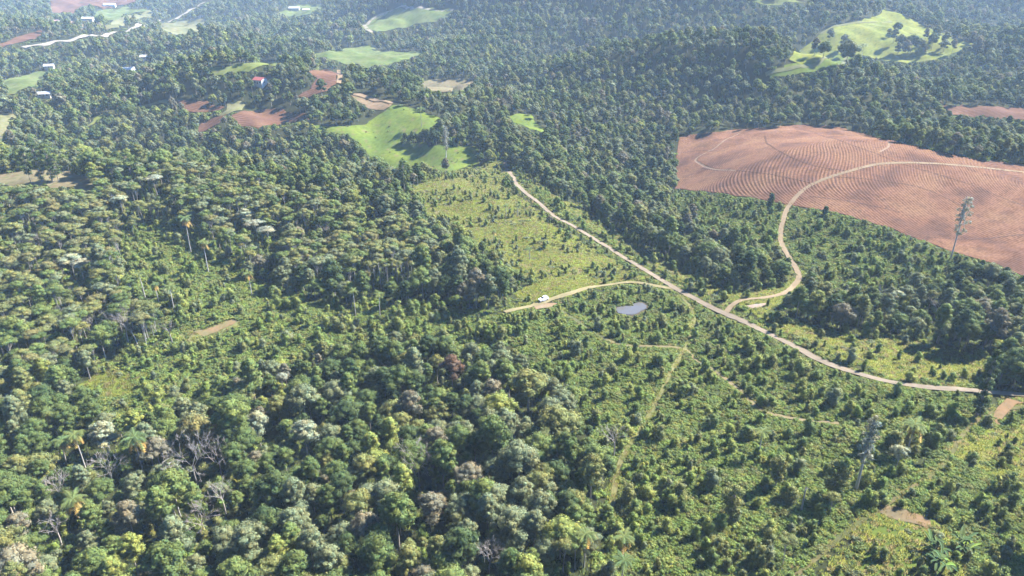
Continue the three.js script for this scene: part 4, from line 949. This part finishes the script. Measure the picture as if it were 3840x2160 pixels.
// ---------------------------------------------------------------- banana clumps: each leaf is a part
BANANAS.forEach(([, , s, label], k) => {
  const o = new THREE.Group();
  o.name = numbered('banana_plant'); o.position.copy(bananaSpots[k]); o.scale.setScalar(s);
  const stems = new Cloud(), roots = [];
  for (let q = 0; q < 5; q++) { const a = q * 1.26, d = q ? 0.55 : 0, b = V(Math.cos(a) * d, 0, Math.sin(a) * d), tp = b.clone().multiplyScalar(1.25).setY(rr(0.9, 1.5)); stems.tube([b.clone().setY(-0.3), tp], [0.12, 0.08], 6, [1, 1, 1]); roots.push(tp); }
  const st = lit(new THREE.Mesh(stems.build(), barkMat([0.12, 0.14, 0.06]))); st.name = 'stems'; o.add(st);
  for (let q = 0; q < 34; q++) {
    const c = new Cloud(), root = roots[q % 5], a = q * 2.4 + rr(-0.3, 0.3), out = V(Math.cos(a), 0, Math.sin(a)), side = V(-Math.sin(a), 0, Math.cos(a)), len = rr(1.0, 1.6), lift = rr(0.5, 1.5), droop = rr(0.5, 1.3), W = rr(0.16, 0.24), m = 6, tone = leafTone(0.2);
    const p = (t) => root.clone().addScaledVector(out, len * t * 0.85).add(V(0, len * (lift * t - droop * t * t), 0)), w = (t) => W * Math.pow(Math.sin(Math.PI * clamp(0.06 + t * 0.92, 0, 1)), 0.6);
    for (let e = 0; e < m; e++) for (const sd of [-1, 1]) { const t0 = e / m, t1 = (e + 1) / m, a0 = p(t0), a1 = p(t1), f = V(0, 0.05, 0); c.face([a0, a1, a1.clone().addScaledVector(side, sd * w(t1)).add(f), a0.clone().addScaledVector(side, sd * w(t0)).add(f)], [V(-side.x * sd * 0.25, 0.95, -side.z * sd * 0.25).normalize()], tone); }
    const l = lit(new THREE.Mesh(c.build(), leafMat(q % 7 === 0 ? [0.13, 0.19, 0.03] : [0.055, 0.09, 0.028], 0.35))); l.name = 'leaf'; o.add(l);
  }
  scene.add(o);
  tag(o, label, 'banana plant', 'banana clumps');
});

// ---------------------------------------------------------------- houses
const WALLS = { white: [0.4, 0.38, 0.355], cream: [0.34, 0.31, 0.26] }, ROOFS = { white: [0.42, 0.42, 0.42], 'pale blue': [0.33, 0.41, 0.50], pink: [0.28, 0.17, 0.16], grey: [0.27, 0.27, 0.27], red: [0.24, 0.065, 0.055] };
const glassMat = new THREE.MeshStandardMaterial({ color: new THREE.Color().setRGB(0.05, 0.06, 0.07), roughness: 0.1 }), doorMat = mat([0.16, 0.10, 0.06], 0.6);
const box = (x0, x1, y0, y1, z0, z1) => new THREE.BoxGeometry(x1 - x0, y1 - y0, z1 - z0).translate((x0 + x1) / 2, (y0 + y1) / 2, (z0 + z1) / 2);
HOUSES.forEach(([, , w, d, wall, turn, wc, rc, label], k) => {
  const o = new THREE.Group(), p = houseSpots[k], ridge = wall + d * 0.24;
  o.name = numbered(/shed|barn|hut|annex|outbuilding/.test(label) ? 'farm_shed' : 'farmhouse'); o.position.copy(p); o.position.y += 0.6; o.rotation.y = turn;
  const part = (name, g, m) => { const q = lit(new THREE.Mesh(g, m)); q.name = name; o.add(q); return q; };
  const gable = new THREE.ExtrudeGeometry(new THREE.Shape([[-d / 2, -4], [d / 2, -4], [d / 2, wall], [0, ridge], [-d / 2, wall]].map(([a, b]) => new THREE.Vector2(a, b))), { depth: w, bevelEnabled: false }).translate(0, 0, -w / 2).rotateY(Math.PI / 2);
  part('wall', gable, mat(WALLS[wc], 0.9));
  for (const s of [-1, 1]) {
    const slope = Math.hypot(d / 2 + 0.7, (d / 2 + 0.7) * 0.48), g = new THREE.BoxGeometry(w + 1.2, 0.16, slope).translate(0, 0.12, slope / 2).rotateX(Math.atan(0.48)).translate(0, ridge, 0);
    if (s < 0) g.rotateY(Math.PI);
    part('roof', g, mat(ROOFS[rc], 0.55));
  }
  const face = d / 2;
  part('door', box(-0.5, 0.5, 0, 2.1, face - 0.02, face + 0.06), doorMat);
  for (let q = -Math.floor(w / 6); q <= Math.floor(w / 6); q++) if (q) part('window', box(q * 2.7 - 0.6, q * 2.7 + 0.6, 1, 2.1, face - 0.02, face + 0.05), glassMat);
  for (const q of [-1, 1]) part('window', box(q * w / 2 - 0.05, q * w / 2 + 0.05, 1, 2.1, -0.6, 0.6), glassMat);
  scene.add(o);
  tag(o, label, /house|cottage/.test(label) ? 'house' : 'shed', 'farm buildings');
});

// ---------------------------------------------------------------- the white car on the track
{
  const o = new THREE.Group(), a = at(1400, 750), b = at(1335, 771), dir = [b[0] - a[0], b[1] - a[1]];
  o.name = 'parked_car'; o.position.copy(CAR_AT); o.position.y += 0.42; o.rotation.y = Math.atan2(-dir[1], dir[0]);   // the car's nose points to +x
  const paint = new THREE.MeshPhysicalMaterial({ color: new THREE.Color().setRGB(0.78, 0.78, 0.80), roughness: 0.35, clearcoat: 1, clearcoatRoughness: 0.08 }), rubber = mat([0.02, 0.02, 0.02], 0.8), metal = mat([0.45, 0.45, 0.46], 0.35, { metalness: 0.8 });
  const part = (name, g, m, parent = o) => { const q = lit(new THREE.Mesh(g, m)); q.name = name; parent.add(q); return q; };
  const S = (pts) => new THREE.Shape(pts.map(([x, y]) => new THREE.Vector2(x, y)));
  const slab = (pts, width, bevel) => new THREE.ExtrudeGeometry(S(pts), { depth: width - 2 * bevel, bevelThickness: bevel, bevelSize: bevel, bevelSegments: 3, curveSegments: 10 }).translate(0, 0, -width / 2 + bevel);
  part('body', slab([[-2.02, 0.42], [-2.05, 0.85], [-1.95, 1.0], [0.75, 1.02], [1.75, 0.86], [2.02, 0.7], [2.05, 0.42], [1.75, 0.3], [1.62, 0.55], [1.28, 0.66], [0.95, 0.55], [0.82, 0.3], [-0.85, 0.3], [-0.98, 0.55], [-1.3, 0.66], [-1.64, 0.55], [-1.76, 0.3]], 1.76, 0.08), paint);
  part('cabin', slab([[-1.92, 0.98], [-1.62, 1.42], [-1.35, 1.5], [-0.3, 1.53], [0.05, 1.47], [0.78, 1.0]], 1.5, 0.1), paint);
  part('windscreen', new THREE.BoxGeometry(0.86, 0.03, 1.24).rotateZ(-0.58).translate(0.52, 1.3, 0), glassMat);
  part('rear_window', new THREE.BoxGeometry(0.5, 0.03, 1.15).rotateZ(0.97).translate(-1.91, 1.24, 0), glassMat);
  for (const s of [-1, 1]) {
    part('side_window', new THREE.ExtrudeGeometry(S([[-1.55, 1.05], [-1.42, 1.38], [-0.75, 1.43], [-0.75, 1.05]]), { depth: 0.03, bevelEnabled: false }).translate(0, 0, s > 0 ? 0.74 : -0.77), glassMat);
    part('side_window', new THREE.ExtrudeGeometry(S([[-0.66, 1.05], [-0.66, 1.43], [-0.05, 1.4], [0.5, 1.05]]), { depth: 0.03, bevelEnabled: false }).translate(0, 0, s > 0 ? 0.74 : -0.77), glassMat);
    part('headlight', new THREE.BoxGeometry(0.16, 0.16, 0.36).translate(1.98, 0.74, s * 0.64), glassMat);
    part('tail_light', new THREE.BoxGeometry(0.1, 0.28, 0.22).translate(-2.06, 0.86, s * 0.68), mat([0.35, 0.02, 0.02], 0.3));
    part('mirror', new THREE.SphereGeometry(0.11, 10, 8).scale(0.8, 0.8, 1.2).translate(0.5, 1.08, s * 0.94), paint);
    for (const x of [1.29, -1.31]) {
      const tyre = part('wheel', new THREE.TorusGeometry(0.24, 0.1, 8, 20).translate(x, 0.34, s * 0.78), rubber);
      part('rim', new THREE.CylinderGeometry(0.2, 0.2, 0.1, 16).rotateX(Math.PI / 2).translate(x, 0.34, s * 0.8), metal, tyre);
    }
  }
  part('bumper', new THREE.BoxGeometry(0.12, 0.2, 1.6).translate(2.08, 0.44, 0), mat([0.06, 0.06, 0.06], 0.6));
  scene.add(o);
  tag(o, 'white hatchback car parked on the sandy track beside the clearing', 'car');
}
renderer.render(scene, camera);
